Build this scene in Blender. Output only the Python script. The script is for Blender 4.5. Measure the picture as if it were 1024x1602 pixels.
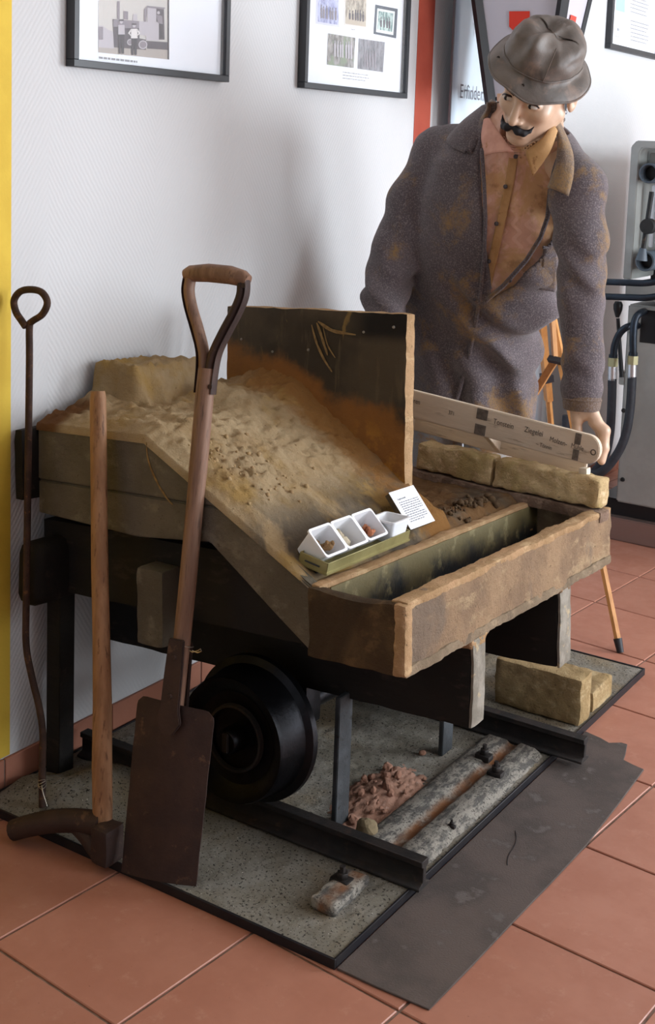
import bpy, bmesh, math, random
import numpy as np
from mathutils import Vector, Matrix, Euler, noise as mnoise

for _o in list(bpy.data.objects): bpy.data.objects.remove(_o)
SC = bpy.context.scene
COL = SC.collection
random.seed(7); RNG = np.random.default_rng(7)

# ------------------------------------------------------------------ camera
CAM = Vector((2.04515, -1.73190, 1.44763)); EUL = Euler((1.4479090, -0.0383924, 0.5608140), 'XYZ')
FPX, PPX, PPY = 1958.756, 587.299, 473.629
cd = bpy.data.cameras.new('camera'); cd.sensor_fit = 'HORIZONTAL'; cd.sensor_width = 36.0
cd.lens = FPX / 1024 * 36.0; cd.shift_x = (512 - PPX) / 1024; cd.shift_y = (PPY - 801) / 1024
cd.clip_start = .05; cd.clip_end = 100
cam = bpy.data.objects.new('camera', cd); cam.location = CAM; cam.rotation_euler = EUL
COL.objects.link(cam); SC.camera = cam
RC = EUL.to_matrix()

# ------------------------------------------------------------------ world, daylight, exposure
w = bpy.data.worlds.new('world'); SC.world = w; w.use_nodes = True
bg = w.node_tree.nodes['Background']; bg.inputs[0].default_value = (.75, .86, 1, 1); bg.inputs[1].default_value = 1.0

def area(name, loc, target, sx, sy, power, color):
    l = bpy.data.lights.new(name, 'AREA'); l.shape = 'RECTANGLE'; l.size = sx; l.size_y = sy; l.energy = power; l.color = color
    o = bpy.data.objects.new(name, l); o.location = loc
    o.rotation_euler = (Vector(target) - Vector(loc)).to_track_quat('-Z', 'Y').to_euler(); COL.objects.link(o); return o
# daylight through wall_right's far window, plus two added fill lamps (out of frame)
area('window_daylight', (4.52, 3.7, 1.45), (0, 3.2, 1.35), 2.1, 2.0, 268, (.86, .93, 1.0))
area('window_daylight', (4.52, 0.9, 1.45), (0, 0.9, 1.3), 1.2, 2.0, 74, (.88, .94, 1.0))  # added fill lamp for faces turned towards wall_right
area('window_daylight', (1.9, -4.42, 1.5), (1.9, 0, 1.2), 2.4, 1.5, 7, (.84, .92, 1.0))  # added fill lamp behind the camera for the darker front faces
SC.view_settings.view_transform = 'Standard'; SC.view_settings.look = 'None'
SC.view_settings.gamma = 1; SC.view_settings.use_curve_mapping = False
SC.view_settings.exposure = 0.0

# ------------------------------------------------------------------ measuring helpers
def ray(u, v): return RC @ Vector(((u - PPX) / FPX, -(v - PPY) / FPX, -1))
def pt(u, v, X=None, Y=None, Z=None):
    d = ray(u, v); ax, val = (0, X) if X is not None else (1, Y) if Y is not None else (2, Z)
    return CAM + d * ((val - CAM[ax]) / d[ax])
_a, _b = math.radians(3.5), math.radians(2.7)
RT = Matrix(((math.cos(_a), 0, -math.sin(_a)), (0, 1, 0), (math.sin(_a), 0, math.cos(_a)))) @ \
     Matrix(((1, 0, 0), (0, math.cos(_b), math.sin(_b)), (0, -math.sin(_b), math.cos(_b))))
OT = Vector((.024, .104, .006)); MT = Matrix.Translation(OT) @ RT.to_4x4()      # the bench stands a little askew on its rails
def tw(x, y, z): return MT @ Vector((x, y, z))
def tpt(u, v, x=None, y=None, z=None):
    c = RT.transposed() @ (CAM - OT); d = RT.transposed() @ ray(u, v)
    ax, val = (0, x) if x is not None else (1, y) if y is not None else (2, z)
    return c + d * ((val - c[ax]) / d[ax])

# ------------------------------------------------------------------ materials
def lin(c):
    if isinstance(c, str): c = tuple(int(c[i:i + 2], 16) for i in (0, 2, 4))
    return tuple(((x / 255) / 12.92 if x / 255 <= .04045 else ((x / 255 + .055) / 1.055) ** 2.4) for x in c) + (1,)
MATS = {}
class NT:
    def __init__(s, name):
        s.m = bpy.data.materials.new(name); s.m.use_nodes = True; s.t = s.m.node_tree; s.n = s.t.nodes; s.l = s.t.links
        s.b = s.n['Principled BSDF']; s.tc = s.n.new('ShaderNodeTexCoord'); s.co = s.tc.outputs['Object']
    def noise(s, scale, detail=4, rough=.6, vec=None, stretch=None, dist=0):
        n = s.n.new('ShaderNodeTexNoise'); n.inputs['Scale'].default_value = scale; n.inputs['Detail'].default_value = detail
        n.inputs['Roughness'].default_value = rough; n.inputs['Distortion'].default_value = dist
        v = vec or s.co
        if stretch:
            mp = s.n.new('ShaderNodeMapping'); mp.inputs['Scale'].default_value = stretch; s.l.new(v, mp.inputs[0]); v = mp.outputs[0]
        s.l.new(v, n.inputs['Vector']); return n.outputs['Fac']
    def ramp(s, fac, lo, hi, a=0, b=1):
        r = s.n.new('ShaderNodeMapRange'); r.inputs[1].default_value = lo; r.inputs[2].default_value = hi
        r.inputs[3].default_value = a; r.inputs[4].default_value = b; r.interpolation_type = 'SMOOTHSTEP'; s.l.new(fac, r.inputs[0]); return r.outputs[0]
    def mix(s, fac, a, b):
        m = s.n.new('ShaderNodeMix'); m.data_type = 'RGBA'
        for i, x in ((0, fac), (6, a), (7, b)):
            if hasattr(x, 'is_linked'): s.l.new(x, m.inputs[i])
            else: m.inputs[i].default_value = x
        return m.outputs[2]
    def math(s, op, a, b=0.0):
        m = s.n.new('ShaderNodeMath'); m.operation = op
        for i, x in ((0, a), (1, b)):
            if hasattr(x, 'is_linked'): s.l.new(x, m.inputs[i])
            else: m.inputs[i].default_value = x
        return m.outputs[0]
    def sep(s):
        x = s.n.new('ShaderNodeSeparateXYZ'); s.l.new(s.co, x.inputs[0]); return x.outputs
    def col(s, c):
        if hasattr(c, 'is_linked'): s.l.new(c, s.b.inputs['Base Color'])
        else: s.b.inputs['Base Color'].default_value = c
    def bump(s, h, strength=.3, dist=.01):
        b = s.n.new('ShaderNodeBump'); b.inputs['Strength'].default_value = strength; b.inputs['Distance'].default_value = dist
        s.l.new(h, b.inputs['Height']); s.l.new(b.outputs[0], s.b.inputs['Normal'])
    def set(s, rough=.7, metal=0, spec=.5, **k):
        s.b.inputs['Roughness'].default_value = rough; s.b.inputs['Metallic'].default_value = metal
        s.b.inputs['Specular IOR Level'].default_value = spec
        for kk, v in k.items(): s.b.inputs[kk.replace('_', ' ')].default_value = v
def M(name, c1, c2=None, scale=10, c3=None, s3=40, t3=(.58, .68), rough=.8, metal=0, spec=.3, bump=.3, bs=80, bd=.004, stretch=None, rnd=0, t2=(.38, .62), **k):
    if name in MATS: return MATS[name]
    t = NT(name); c = lin(c1)
    if c2: c = t.mix(t.ramp(t.noise(scale, stretch=stretch), *t2), lin(c1), lin(c2))
    if c3: c = t.mix(t.ramp(t.noise(s3, 5, .65, stretch=stretch), *t3), c, lin(c3))
    if rnd:
        oi = t.n.new('ShaderNodeObjectInfo'); hs = t.n.new('ShaderNodeHueSaturation')
        t.l.new(t.math('ADD', t.math('MULTIPLY', oi.outputs['Random'], rnd), 1 - rnd / 2), hs.inputs['Value'])
        if hasattr(c, 'is_linked'): t.l.new(c, hs.inputs['Color'])
        else: hs.inputs['Color'].default_value = c
        c = hs.outputs[0]
    t.col(c); t.set(rough, metal, spec, **k)
    if bump: t.bump(t.noise(bs, 6, .7, stretch=stretch), bump, bd)
    MATS[name] = t.m; return t.m

# ------------------------------------------------------------------ mesh helpers
def link(o, parent=None, **p):
    COL.objects.link(o)
    if parent is not None: o.parent = parent
    for k, v in p.items(): o[k] = v
    return o
def obj(name, verts, faces, m=None, parent=None, smooth=None, **p):
    me = bpy.data.meshes.new(name)
    me.from_pydata([tuple(v) for v in verts], [], [tuple(int(i) for i in f) for f in faces]); me.validate(); me.update()
    if m is not None: me.materials.append(m)
    if smooth is not None:
        me.polygons.foreach_set('use_smooth', [True] * len(me.polygons))
        if smooth < 180: me.set_sharp_from_angle(angle=math.radians(smooth))
    return link(bpy.data.objects.new(name, me), parent, **p)
def bobj(name, bm, m, parent=None, smooth=None, **p):
    me = bpy.data.meshes.new(name); bmesh.ops.recalc_face_normals(bm, faces=bm.faces); bm.to_mesh(me); bm.free()
    if m is not None: me.materials.append(m)
    if smooth is not None:
        me.polygons.foreach_set('use_smooth', [True] * len(me.polygons))
        if smooth < 180: me.set_sharp_from_angle(angle=math.radians(smooth))
    return link(bpy.data.objects.new(name, me), parent, **p)
def empty(name, loc=(0, 0, 0), rot=None, mat=None, **p):
    o = bpy.data.objects.new(name, None); o.empty_display_size = .05
    if mat is not None: o.matrix_world = mat
    else:
        o.location = loc
        if rot: o.rotation_euler = rot
    return link(o, None, **p)
def thing(name, label, cat, loc=(0, 0, 0), rot=None, mat=None, group=None):
    o = empty(name, loc, rot, mat, label=label, category=cat)
    if group: o['group'] = group
    return o
def tag(o, label, cat, group=None):
    o['label'] = label; o['category'] = cat
    if group: o['group'] = group
    return o
def box(name, lo, hi, m, parent=None, bev=.003, seg=2, **p):
    bm = bmesh.new(); bmesh.ops.create_cube(bm, size=1)
    lo, hi = Vector(lo), Vector(hi)
    for v in bm.verts: v.co = Vector([lo[i] + (hi[i] - lo[i]) * (v.co[i] + .5) for i in range(3)])
    if bev: bmesh.ops.bevel(bm, geom=bm.edges[:], offset=bev, segments=seg, affect='EDGES', clamp_overlap=True)
    return bobj(name, bm, m, parent, 40, **p)
def nz(p, s, seed=0): return mnoise.noise(Vector((p[0] * s + seed, p[1] * s - seed * .7, p[2] * s + seed * 1.3)))
def rbox(name, lo, hi, m, parent=None, cell=.012, amp=.003, sc=35, rnd=.006, seed=0, f=None, **p):
    """box of a fine grid with rounded, uneven, worn surfaces"""
    lo, hi = np.array(lo, float), np.array(hi, float); n = np.maximum(1, np.round((hi - lo) / cell)).astype(int)
    idx = {}; V = []; F = []
    def vid(i, j, k):
        if (i, j, k) not in idx:
            idx[(i, j, k)] = len(V); q = lo + (hi - lo) * np.array((i, j, k)) / n
            c = np.clip(q, lo + rnd, hi - rnd); d = q - c; L = np.linalg.norm(d)
            if L > rnd: q = c + d * rnd / L
            q = Vector(q); r = Vector((nz(q, sc, seed), nz(q, sc, seed + 31), nz(q, sc, seed + 57))) * amp
            r += Vector((nz(q, sc * .25, seed + 3), nz(q, sc * .25, seed + 13), nz(q, sc * .25, seed + 23))) * amp * 1.2
            q += r
            V.append(f(q) if f else q)
        return idx[(i, j, k)]
    for ax in range(3):
        a, b = (ax + 1) % 3, (ax + 2) % 3
        for side in (0, n[ax]):
            for i in range(n[a]):
                for j in range(n[b]):
                    qs = []
                    for di, dj in ((0, 0), (1, 0), (1, 1), (0, 1)):
                        t = [0, 0, 0]; t[ax] = side; t[a] = i + di; t[b] = j + dj; qs.append(vid(*t))
                    F.append(qs if side else qs[::-1])
    return obj(name, V, F, m, parent, 50, **p)
def frame_of(d):
    d = d.normalized(); up = Vector((0, 0, 1)) if abs(d.z) < .95 else Vector((0, 1, 0))
    x = d.cross(up).normalized(); return x, x.cross(d).normalized()
def tube(pts, rad, n=12, cap=True):
    pts = [Vector(p) for p in pts]; R = rad if hasattr(rad, '__len__') else [rad] * len(pts)
    V, F = [], []; x = y = None
    for i, p in enumerate(pts):
        d = (pts[min(i + 1, len(pts) - 1)] - pts[max(i - 1, 0)]).normalized()
        if x is None: x, y = frame_of(d)
        else:
            x = (x - d * x.dot(d)).normalized(); y = x.cross(d) * -1 if x.cross(d).dot(y) < 0 else x.cross(d)
        r = R[i]; rx, ry = (r if hasattr(r, '__len__') else (r, r))
        for k in range(n):
            a = 2 * math.pi * k / n; V.append(p + x * math.cos(a) * rx + y * math.sin(a) * ry)
    for i in range(len(pts) - 1):
        for k in range(n): F.append((i * n + k, i * n + (k + 1) % n, (i + 1) * n + (k + 1) % n, (i + 1) * n + k))
    if cap: F.append(tuple(range(n))[::-1]); F.append(tuple(range((len(pts) - 1) * n, len(pts) * n)))
    return V, F
def fixn(o):
    bm = bmesh.new(); bm.from_mesh(o.data); bmesh.ops.recalc_face_normals(bm, faces=bm.faces); bm.to_mesh(o.data); bm.free(); return o
def tubo(name, pts, rad, m, parent=None, n=12, smooth=45, **p):
    V, F = tube(pts, rad, n); return fixn(obj(name, V, F, m, parent, smooth, **p))
def spline(ps, k=8):
    ps = [Vector(p) for p in ps]; out = []
    for i in range(len(ps) - 1):
        p0, p1, p2, p3 = ps[max(i - 1, 0)], ps[i], ps[i + 1], ps[min(i + 2, len(ps) - 1)]
        for j in range(k):
            t = j / k; out.append(.5 * ((2 * p1) + (p2 - p0) * t + (2 * p0 - 5 * p1 + 4 * p2 - p3) * t * t + (3 * p1 - p0 - 3 * p2 + p3) * t ** 3))
    return out + [ps[-1]]
def lathe(name, prof, m, parent=None, n=48, axis='Y', c=(0, 0, 0), smooth=35, **p):
    V, F = [], []; c = Vector(c); L = len(prof)
    for k in range(n):
        a = 2 * math.pi * k / n
        for r, h in prof:
            q = {'Y': (r * math.cos(a), h, r * math.sin(a)), 'Z': (r * math.cos(a), r * math.sin(a), h), 'X': (h, r * math.cos(a), r * math.sin(a))}[axis]
            V.append(c + Vector(q))
    for k in range(n):
        for i in range(L - 1): F.append((k * L + i, k * L + i + 1, ((k + 1) % n) * L + i + 1, ((k + 1) % n) * L + i))
    o = obj(name, V, F, m, parent, smooth, **p)
    bm = bmesh.new(); bm.from_mesh(o.data); bmesh.ops.remove_doubles(bm, verts=bm.verts, dist=1e-6)
    bmesh.ops.recalc_face_normals(bm, faces=bm.faces); bm.to_mesh(o.data); bm.free(); return o
def prism(name, poly, axis, lo, hi, m, parent=None, bev=.002, seg=2, smooth=40, **p):
    """extrude a polygon given in the two other axes along axis"""
    def q(a, b, h): return {0: (h, a, b), 1: (a, h, b), 2: (a, b, h)}[axis]
    bm = bmesh.new(); f = bm.faces.new([bm.verts.new(q(a, b, lo)) for a, b in poly])
    r = bmesh.ops.extrude_face_region(bm, geom=[f])
    d = Vector(q(0, 0, hi - lo))
    for v in r['geom']:
        if isinstance(v, bmesh.types.BMVert): v.co += d
    bmesh.ops.recalc_face_normals(bm, faces=bm.faces)
    if bev: bmesh.ops.bevel(bm, geom=bm.edges[:], offset=bev, segments=seg, affect='EDGES', clamp_overlap=True)
    return bobj(name, bm, m, parent, smooth, **p)
def copies(src, parent=None, loc=None):
    c = src.copy(); COL.objects.link(c)
    if parent is not None: c.parent = parent
    if loc is not None: c.location = loc
    return c
def letters(name, body, size, m, parent, mat, xs=1.0, align='LEFT', font_shear=0):
    cu = bpy.data.curves.new(name, 'FONT'); cu.body = body; cu.size = size; cu.align_x = align; cu.shear = font_shear; cu.extrude = .0001
    t = bpy.data.objects.new(name, cu); COL.objects.link(t)
    me = bpy.data.meshes.new_from_object(t); bpy.data.objects.remove(t); bpy.data.curves.remove(cu)
    me.name = name; me.materials.clear(); me.materials.append(m)
    o = bpy.data.objects.new(name, me); link(o, parent); o.matrix_local = mat @ Matrix.Diagonal((xs, 1, 1, 1)); return o
def flat(name, quads, m, parent=None, **p):
    V, F = [], []
    for q in quads: F.append(tuple(range(len(V), len(V) + len(q)))); V += q
    return obj(name, V, F, m, parent, **p)

# ---- signed-distance modelling for the soft shapes
class SDF:
    def __init__(s, lo, hi, h):
        s.lo = np.array(lo, np.float32); s.h = h
        n = [int(math.ceil((hi[i] - lo[i]) / h)) + 1 for i in range(3)]
        s.x = (s.lo[0] + h * np.arange(n[0], dtype=np.float32))[:, None, None]
        s.y = (s.lo[1] + h * np.arange(n[1], dtype=np.float32))[None, :, None]
        s.z = (s.lo[2] + h * np.arange(n[2], dtype=np.float32))[None, None, :]
        s.f = np.full(n, 9, np.float32)
    def cone(s, a, b, ra, rb):
        a = np.array(a, np.float32); b = np.array(b, np.float32); d = b - a; L = float(d @ d)
        px, py, pz = s.x - a[0], s.y - a[1], s.z - a[2]
        t = np.clip((px * d[0] + py * d[1] + pz * d[2]) / L, 0, 1)
        return np.sqrt((px - t * d[0]) ** 2 + (py - t * d[1]) ** 2 + (pz - t * d[2]) ** 2) - (ra + t * (rb - ra))
    def ell(s, c, r):
        px, py, pz = s.x - c[0], s.y - c[1], s.z - c[2]
        k0 = np.sqrt((px / r[0]) ** 2 + (py / r[1]) ** 2 + (pz / r[2]) ** 2); k1 = np.sqrt((px / r[0] ** 2) ** 2 + (py / r[1] ** 2) ** 2 + (pz / r[2] ** 2) ** 2)
        return k0 * (k0 - 1) / np.maximum(k1, 1e-6)
    @staticmethod
    def smin(a, b, k):
        h = np.clip(.5 + .5 * (b - a) / k, 0, 1); return b + (a - b) * h - k * h * (1 - h)
    def add(s, d, k=.01): s.f = s.smin(s.f, d, k) if k else np.minimum(s.f, d)
    def cut(s, d, k=.005): s.f = -s.smin(-s.f, d, k) if k else np.maximum(s.f, -d)
    def net(s):
        f = s.f; S = f < 0; n = f.shape
        cnt = np.zeros((n[0] - 1, n[1] - 1, n[2] - 1), np.int8)
        cs = [(i, j, k) for i in (0, 1) for j in (0, 1) for k in (0, 1)]
        for i, j, k in cs: cnt += S[i:n[0] - 1 + i, j:n[1] - 1 + j, k:n[2] - 1 + k]
        act = np.argwhere((cnt > 0) & (cnt < 8)); ids = np.full(cnt.shape, -1, np.int64); ids[tuple(act.T)] = np.arange(len(act))
        acc = np.zeros((len(act), 3)); num = np.zeros(len(act))
        for c0 in cs:
            for ax in range(3):
                if c0[ax]: continue
                c1 = list(c0); c1[ax] = 1
                f0 = f[tuple((act + c0).T)].astype(float); f1 = f[tuple((act + c1).T)].astype(float); mk = (f0 < 0) != (f1 < 0)
                t = np.where(mk, f0 / np.where(mk, f0 - f1, 1), 0); p = np.array(c0, float)[None] + np.zeros((len(act), 3)); p[:, ax] += t
                acc += p * mk[:, None]; num += mk
        V = (act + acc / num[:, None]) * s.h + s.lo
        Q = []
        for ax in range(3):
            a, b = (ax + 1) % 3, (ax + 2) % 3
            sl0 = [slice(None)] * 3; sl1 = [slice(None)] * 3; sl0[ax] = slice(0, n[ax] - 1); sl1[ax] = slice(1, n[ax])
            e = np.argwhere(S[tuple(sl0)] != S[tuple(sl1)]); e = e[(e[:, a] > 0) & (e[:, b] > 0) & (e[:, a] < n[a] - 1) & (e[:, b] < n[b] - 1)]
            da = np.zeros(3, int); db = np.zeros(3, int); da[a] = 1; db[b] = 1
            q = np.stack([ids[tuple((e - da - db).T)], ids[tuple((e - db).T)], ids[tuple(e.T)], ids[tuple((e - da).T)]], 1)
            fl = ~S[tuple(e.T)]; q[fl] = q[fl][:, ::-1]; Q.append(q)
        return V, np.concatenate(Q)
def npmesh(name, V, Q, m, parent=None, smooth=True, iters=0, **p):
    me = bpy.data.meshes.new(name); V = np.asarray(V, float)
    if iters:
        e = np.concatenate([Q[:, [0, 1]], Q[:, [1, 2]], Q[:, [2, 3]], Q[:, [3, 0]]]); deg = np.bincount(e.ravel(), minlength=len(V)).astype(float)
        for it in range(iters):
            A = np.stack([np.bincount(e[:, 0], V[e[:, 1], k], len(V)) + np.bincount(e[:, 1], V[e[:, 0], k], len(V)) for k in range(3)], 1)
            V = V + (.5 if it % 2 == 0 else -.45) * (A / np.maximum(deg, 1)[:, None] - V)
    me.vertices.add(len(V)); me.vertices.foreach_set('co', V.astype(np.float32).ravel())
    me.loops.add(Q.size); me.loops.foreach_set('vertex_index', Q.astype(np.int32).ravel())
    me.polygons.add(len(Q)); me.polygons.foreach_set('loop_start', np.arange(0, Q.size, 4, dtype=np.int32))
    me.update(calc_edges=True); me.validate()
    me.polygons.foreach_set('use_smooth', [smooth] * len(me.polygons))
    if m is not None: me.materials.append(m)
    return link(bpy.data.objects.new(name, me), parent, **p)
def xform(V, m4): return V @ np.array(m4.to_3x3()).T + np.array(m4.translation)
def snoise(x, y, z, s, seed, n=6):
    r = np.random.default_rng(seed); o = 0
    for i in range(n):
        d = r.normal(size=3); d = d / np.linalg.norm(d) * s * r.uniform(.6, 1.6); o = o + np.sin(x * d[0] + y * d[1] + z * d[2] + r.uniform(0, 6.3))
    return o / n ** .5
#MARK_STRUCTURE
# ================================================================== THE ROOM
def wall_paper():
    t = NT('wall_paper'); x, y, z = t.sep()
    tri = t.math('PINGPONG', t.math('ADD', y, 10.0), .34)
    st = t.math('MULTIPLY', t.math('ADD', z, t.math('MULTIPLY', tri, 1.55)), 330)
    wv = t.math('SINE', t.math('ADD', st, t.math('MULTIPLY', t.noise(9, 2), 9)))
    h = t.math('ADD', t.math('MULTIPLY', wv, .5), t.math('MULTIPLY', t.noise(160, 3), 1.1))
    t.col(lin('c9c9ca')); t.set(.75, 0, .3); t.bump(h, .28, .002); return t.m
WALL = wall_paper()
M('plain_wall', 'dcd8d2', bump=.1, bs=200); M('far_wall', '8a857f', bump=.1, bs=200); M('yellow_paint', 'dcbb45', 'd2b03e', 6, rough=.7, bump=.25, bs=150, bd=.002)
M('red_paint', 'b4533f', 'ab4c3a', 6, rough=.7, bump=.25, bs=150, bd=.002)
M('ceiling_paint', 'e6e4e0', bump=.05)
M('grout', '8f7a6e', '776458', 30, bump=.3, bs=200)
def tile_mat():
    t = NT('terracotta_tile'); oi = t.n.new('ShaderNodeObjectInfo'); cmb = t.n.new('ShaderNodeVectorMath'); cmb.operation = 'ADD'
    sc = t.n.new('ShaderNodeVectorMath'); sc.operation = 'SCALE'; t.l.new(oi.outputs['Location'], sc.inputs[0]); sc.inputs['Scale'].default_value = 3.7
    t.l.new(t.co, cmb.inputs[0]); t.l.new(sc.outputs[0], cmb.inputs[1]); v = cmb.outputs[0]
    c = t.mix(t.ramp(t.noise(7, 4, .6, v), .3, .7), lin('aa7561'), lin('a16b57'))
    c = t.mix(t.ramp(t.noise(22, 5, .7, v), .55, .75, 0, .5), c, lin('b88c77'))
    c = t.mix(t.ramp(t.noise(120, 2, .5, v), .72, .78, 0, .6), c, lin('7a4a3c'))
    hs = t.n.new('ShaderNodeHueSaturation'); t.l.new(c, hs.inputs['Color'])
    t.l.new(t.math('ADD', t.math('MULTIPLY', oi.outputs['Random'], .16), .92), hs.inputs['Value']); t.col(hs.outputs[0])
    t.set(.42, 0, .45); t.bump(t.noise(30, 5, .6, v), .08, .003)
    t.l.new(t.ramp(t.noise(14, 4, .6, v), .3, .7, .34, .52), t.b.inputs['Roughness']); return t.m
TILE = tile_mat()
M('skirting_tile', 'a56e59', '9d6752', 9, rough=.5, bump=.08, bs=60, rnd=.14)
M('window_frame', 'e8e8e6', bump=0, rough=.4)

struct = dict(kind='structure')
box('wall_left', (-.15, -4.5, 0), (0, 6.5, 2.8), WALL, bev=0, **struct)
box('trim_1', (-.01, -.75, .083), (.0015, .0945, 2.8), MATS['yellow_paint'], bev=0, **struct)
box('trim_2', (-.01, 1.747, .083), (.0015, 1.849, 2.8), MATS['red_paint'], bev=0, **struct)
box('wall_back', (-.15, 6.5, 0), (4.9, 6.65, 2.8), MATS['plain_wall'], bev=0, **struct)
wfr = empty('wall_front', (0, -4.65, 0), **struct)
for x0, x1, z0_, z1_ in ((-.15, .6, 0, 2.8), (3.2, 4.9, 0, 2.8), (.6, 3.2, 0, .7), (.6, 3.2, 2.3, 2.8)): box('wall_pier', (x0, 0, z0_), (x1, .15, z1_), MATS['far_wall'], wfr, bev=0)
wf = empty('window_3', (.6, -4.6, .7), **struct)  # unseen window added around the fill lamp behind the camera
for x0, x1, z0_, z1_ in ((0, .06, 0, 1.6), (2.54, 2.6, 0, 1.6), (.06, 2.54, 0, .06), (.06, 2.54, 1.54, 1.6), (1.27, 1.33, .06, 1.54)): box('window_frame', (x0, 0, z0_), (x1, .06, z1_), MATS['window_frame'], wf, bev=.004)
box('ceiling', (-.15, -4.65, 2.8), (4.9, 6.65, 2.95), MATS['ceiling_paint'], bev=0, **struct)
# wall opposite, with its far window opening and a near one added for fill
wr = empty('wall_right', (4.6, 0, 0), **struct)
def wr_part(nm, y0, y1, z0, z1): box(nm, (0, y0, z0), (.3, y1, z1), MATS['plain_wall'], wr, bev=0)
wr_part('wall_pier', -4.65, .2, 0, 2.8); wr_part('wall_pier', 1.6, 2.55, 0, 2.8); wr_part('wall_pier', 4.85, 6.65, 0, 2.8)
for a, b in ((.2, 1.6), (2.55, 4.85)):
    wr_part('wall_sill', a, b, 0, .4); wr_part('wall_lintel', a, b, 2.5, 2.8)
for i, (a, b) in enumerate(((.2, 1.6), (2.55, 4.85))):
    wf = empty('window_%d' % (i + 1), (4.7, a, .4), **struct); L = b - a  # near window is added for the fill lamp, far one is the daylight source
    for y0, y1, z0, z1 in ((0, .06, 0, 2.1), (L - .06, L, 0, 2.1), (.06, L - .06, 0, .06), (.06, L - .06, 2.04, 2.1), (L / 2 - .03, L / 2 + .03, .06, 2.04)):
        box('window_frame', (0, y0, z0), (.06, y1, z1), MATS['window_frame'], wf, bev=.004)

# tiled floor, laid about five degrees off the walls
floor = empty('floor', (0, 0, 0), **struct)
box('screed', (-.15, -4.65, -.12), (4.9, 6.65, -.004), MATS['grout'], floor, bev=0)
TS, TA, TO = .333, math.radians(-5.1), Vector((1.08434, -.02281, 0))
bm = bmesh.new(); bmesh.ops.create_cube(bm, size=1)
for v in bm.verts: v.co = Vector((v.co.x * (TS - .0055), v.co.y * (TS - .0055), v.co.z * .012 - .006))
bmesh.ops.bevel(bm, geom=[e for e in bm.edges if all(v.co.z > -.001 for v in e.verts)], offset=.0016, segments=1, affect='EDGES')
tme = bpy.data.meshes.new('tile'); bm.to_mesh(tme); bm.free(); tme.materials.append(TILE)
RTI = Matrix.Rotation(TA, 3, 'Z'); far = []
for i in range(-22, 24):
    for j in range(-18, 24):
        c = TO + RTI @ Vector(((i + .5) * TS, (j + .5) * TS, 0))
        if not (-.2 < c.x < 4.75 and -4.6 < c.y < 6.6): continue
        if -.2 < c.x < 2.1 and -.9 < c.y < 3.6:
            o = bpy.data.objects.new('tile', tme); link(o, floor); o.location = c; o.rotation_euler = (0, 0, TA)
        else: far.append(c)
V, F = [], []; h = TS / 2 - .0028
for c in far:
    b = len(V)
    for z in (-.012, 0):
        for sx, sy in ((-1, -1), (1, -1), (1, 1), (-1, 1)): V.append(c + RTI @ Vector((sx * h, sy * h, z)))
    F += [(b + 4, b + 5, b + 6, b + 7)] + [(b + k, b + (k + 1) % 4, b + 4 + (k + 1) % 4, b + 4 + k) for k in range(4)]
obj('tile_field', V, F, TILE, floor, kind='stuff')
# skirting tiles
sk = empty('baseboard_left', (0, 0, 0), **struct)
src = None
for k in range(-12, 18):
    y0 = .077 + k * TS
    if y0 < -4.4 or y0 > 6.1: continue
    if src is None: src = box('skirting_tile', (0, 0, 0), (.009, TS - .004, .081), MATS['skirting_tile'], sk, bev=.0015, seg=1); src.location = (0, y0, 0)
    else: copies(src, sk, (0, y0, 0))
box('skirting_joint', (0, -4.5, 0), (.006, 6.5, .079), MATS['grout'], sk, bev=0)

# ================================================================== DISPLAY BASE AND TRACK
def gravel():
    t = NT('gravel_ground')
    c = t.mix(t.ramp(t.noise(9, 4), .35, .65), lin('a09a8f'), lin('8d8678'))
    c = t.mix(t.ramp(t.noise(4, 3), .5, .68), c, lin('9a8a70'))
    c = t.mix(t.ramp(t.noise(170, 3, .7), .36, .44, 1, 0), c, lin('3a352f'))
    c = t.mix(t.ramp(t.noise(230, 2, .6), .66, .72), c, lin('d8d2c6'))
    t.col(c); t.set(.95, 0, .2); t.bump(t.noise(150, 6, .85), .9, .010); return t.m
GRAVEL = gravel()
M('black_edge', '17151a', '1f1c1e', 20, rough=.5, bump=.1)
M('rusty_black_iron', '1d1a19', '2b2421', 18, c3='4a362a', s3=30, t3=(.6, .75), rough=.62, metal=.2, spec=.4, bump=.5, bs=120, bd=.003)
base = thing('display_base', 'low grey gravel-covered base with black edging under the moulding bench', 'platform', (.47, .78, 0))
def bl(o): o.location = -base.location; return o
bl(box('slab', (.014, .006, 0), (.931, 1.561, .013), MATS['black_edge'], base, bev=0))
for lo, hi in (((.012, 0, 0), (.937, .005, .02)), ((.012, 1.562, 0), (.937, 1.567, .02)), ((.932, .005, 0), (.937, 1.562, .02)), ((.012, .005, 0), (.017, 1.562, .02))):
    bl(box('edge_strip', lo, hi, MATS['black_edge'], base, bev=.001, seg=1))
nx, ny = 150, 250; V = []; F = []
for i in range(nx + 1):
    for j in range(ny + 1):
        x = .016 + (.9165) * i / nx; y = .004 + 1.559 * j / ny
        z = .0175 + .0022 * nz((x, y, 0), 14) + .0022 * nz((x, y, 0), 60, 5) + .0018 * nz((x, y, 0), 150, 9)
        z += .045 * math.exp(-((x - .19) / .085) ** 2 - ((y - .19) / .09) ** 2) + .03 * math.exp(-((x - .10) / .1) ** 2 - ((y - .10) / .05) ** 2)
        e = min(x - .016, .9325 - x, y - .004, 1.563 - y); z = .0165 + (z - .0165) * min(1, e / .015)
        V.append((x, y, max(z, .014)))
for i in range(nx):
    for j in range(ny):
        a = i * (ny + 1) + j; F.append((a, a + ny + 1, a + ny + 2, a + 1))
bl(obj('gravel', V, F, GRAVEL, base, 180, kind='stuff'))
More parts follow.
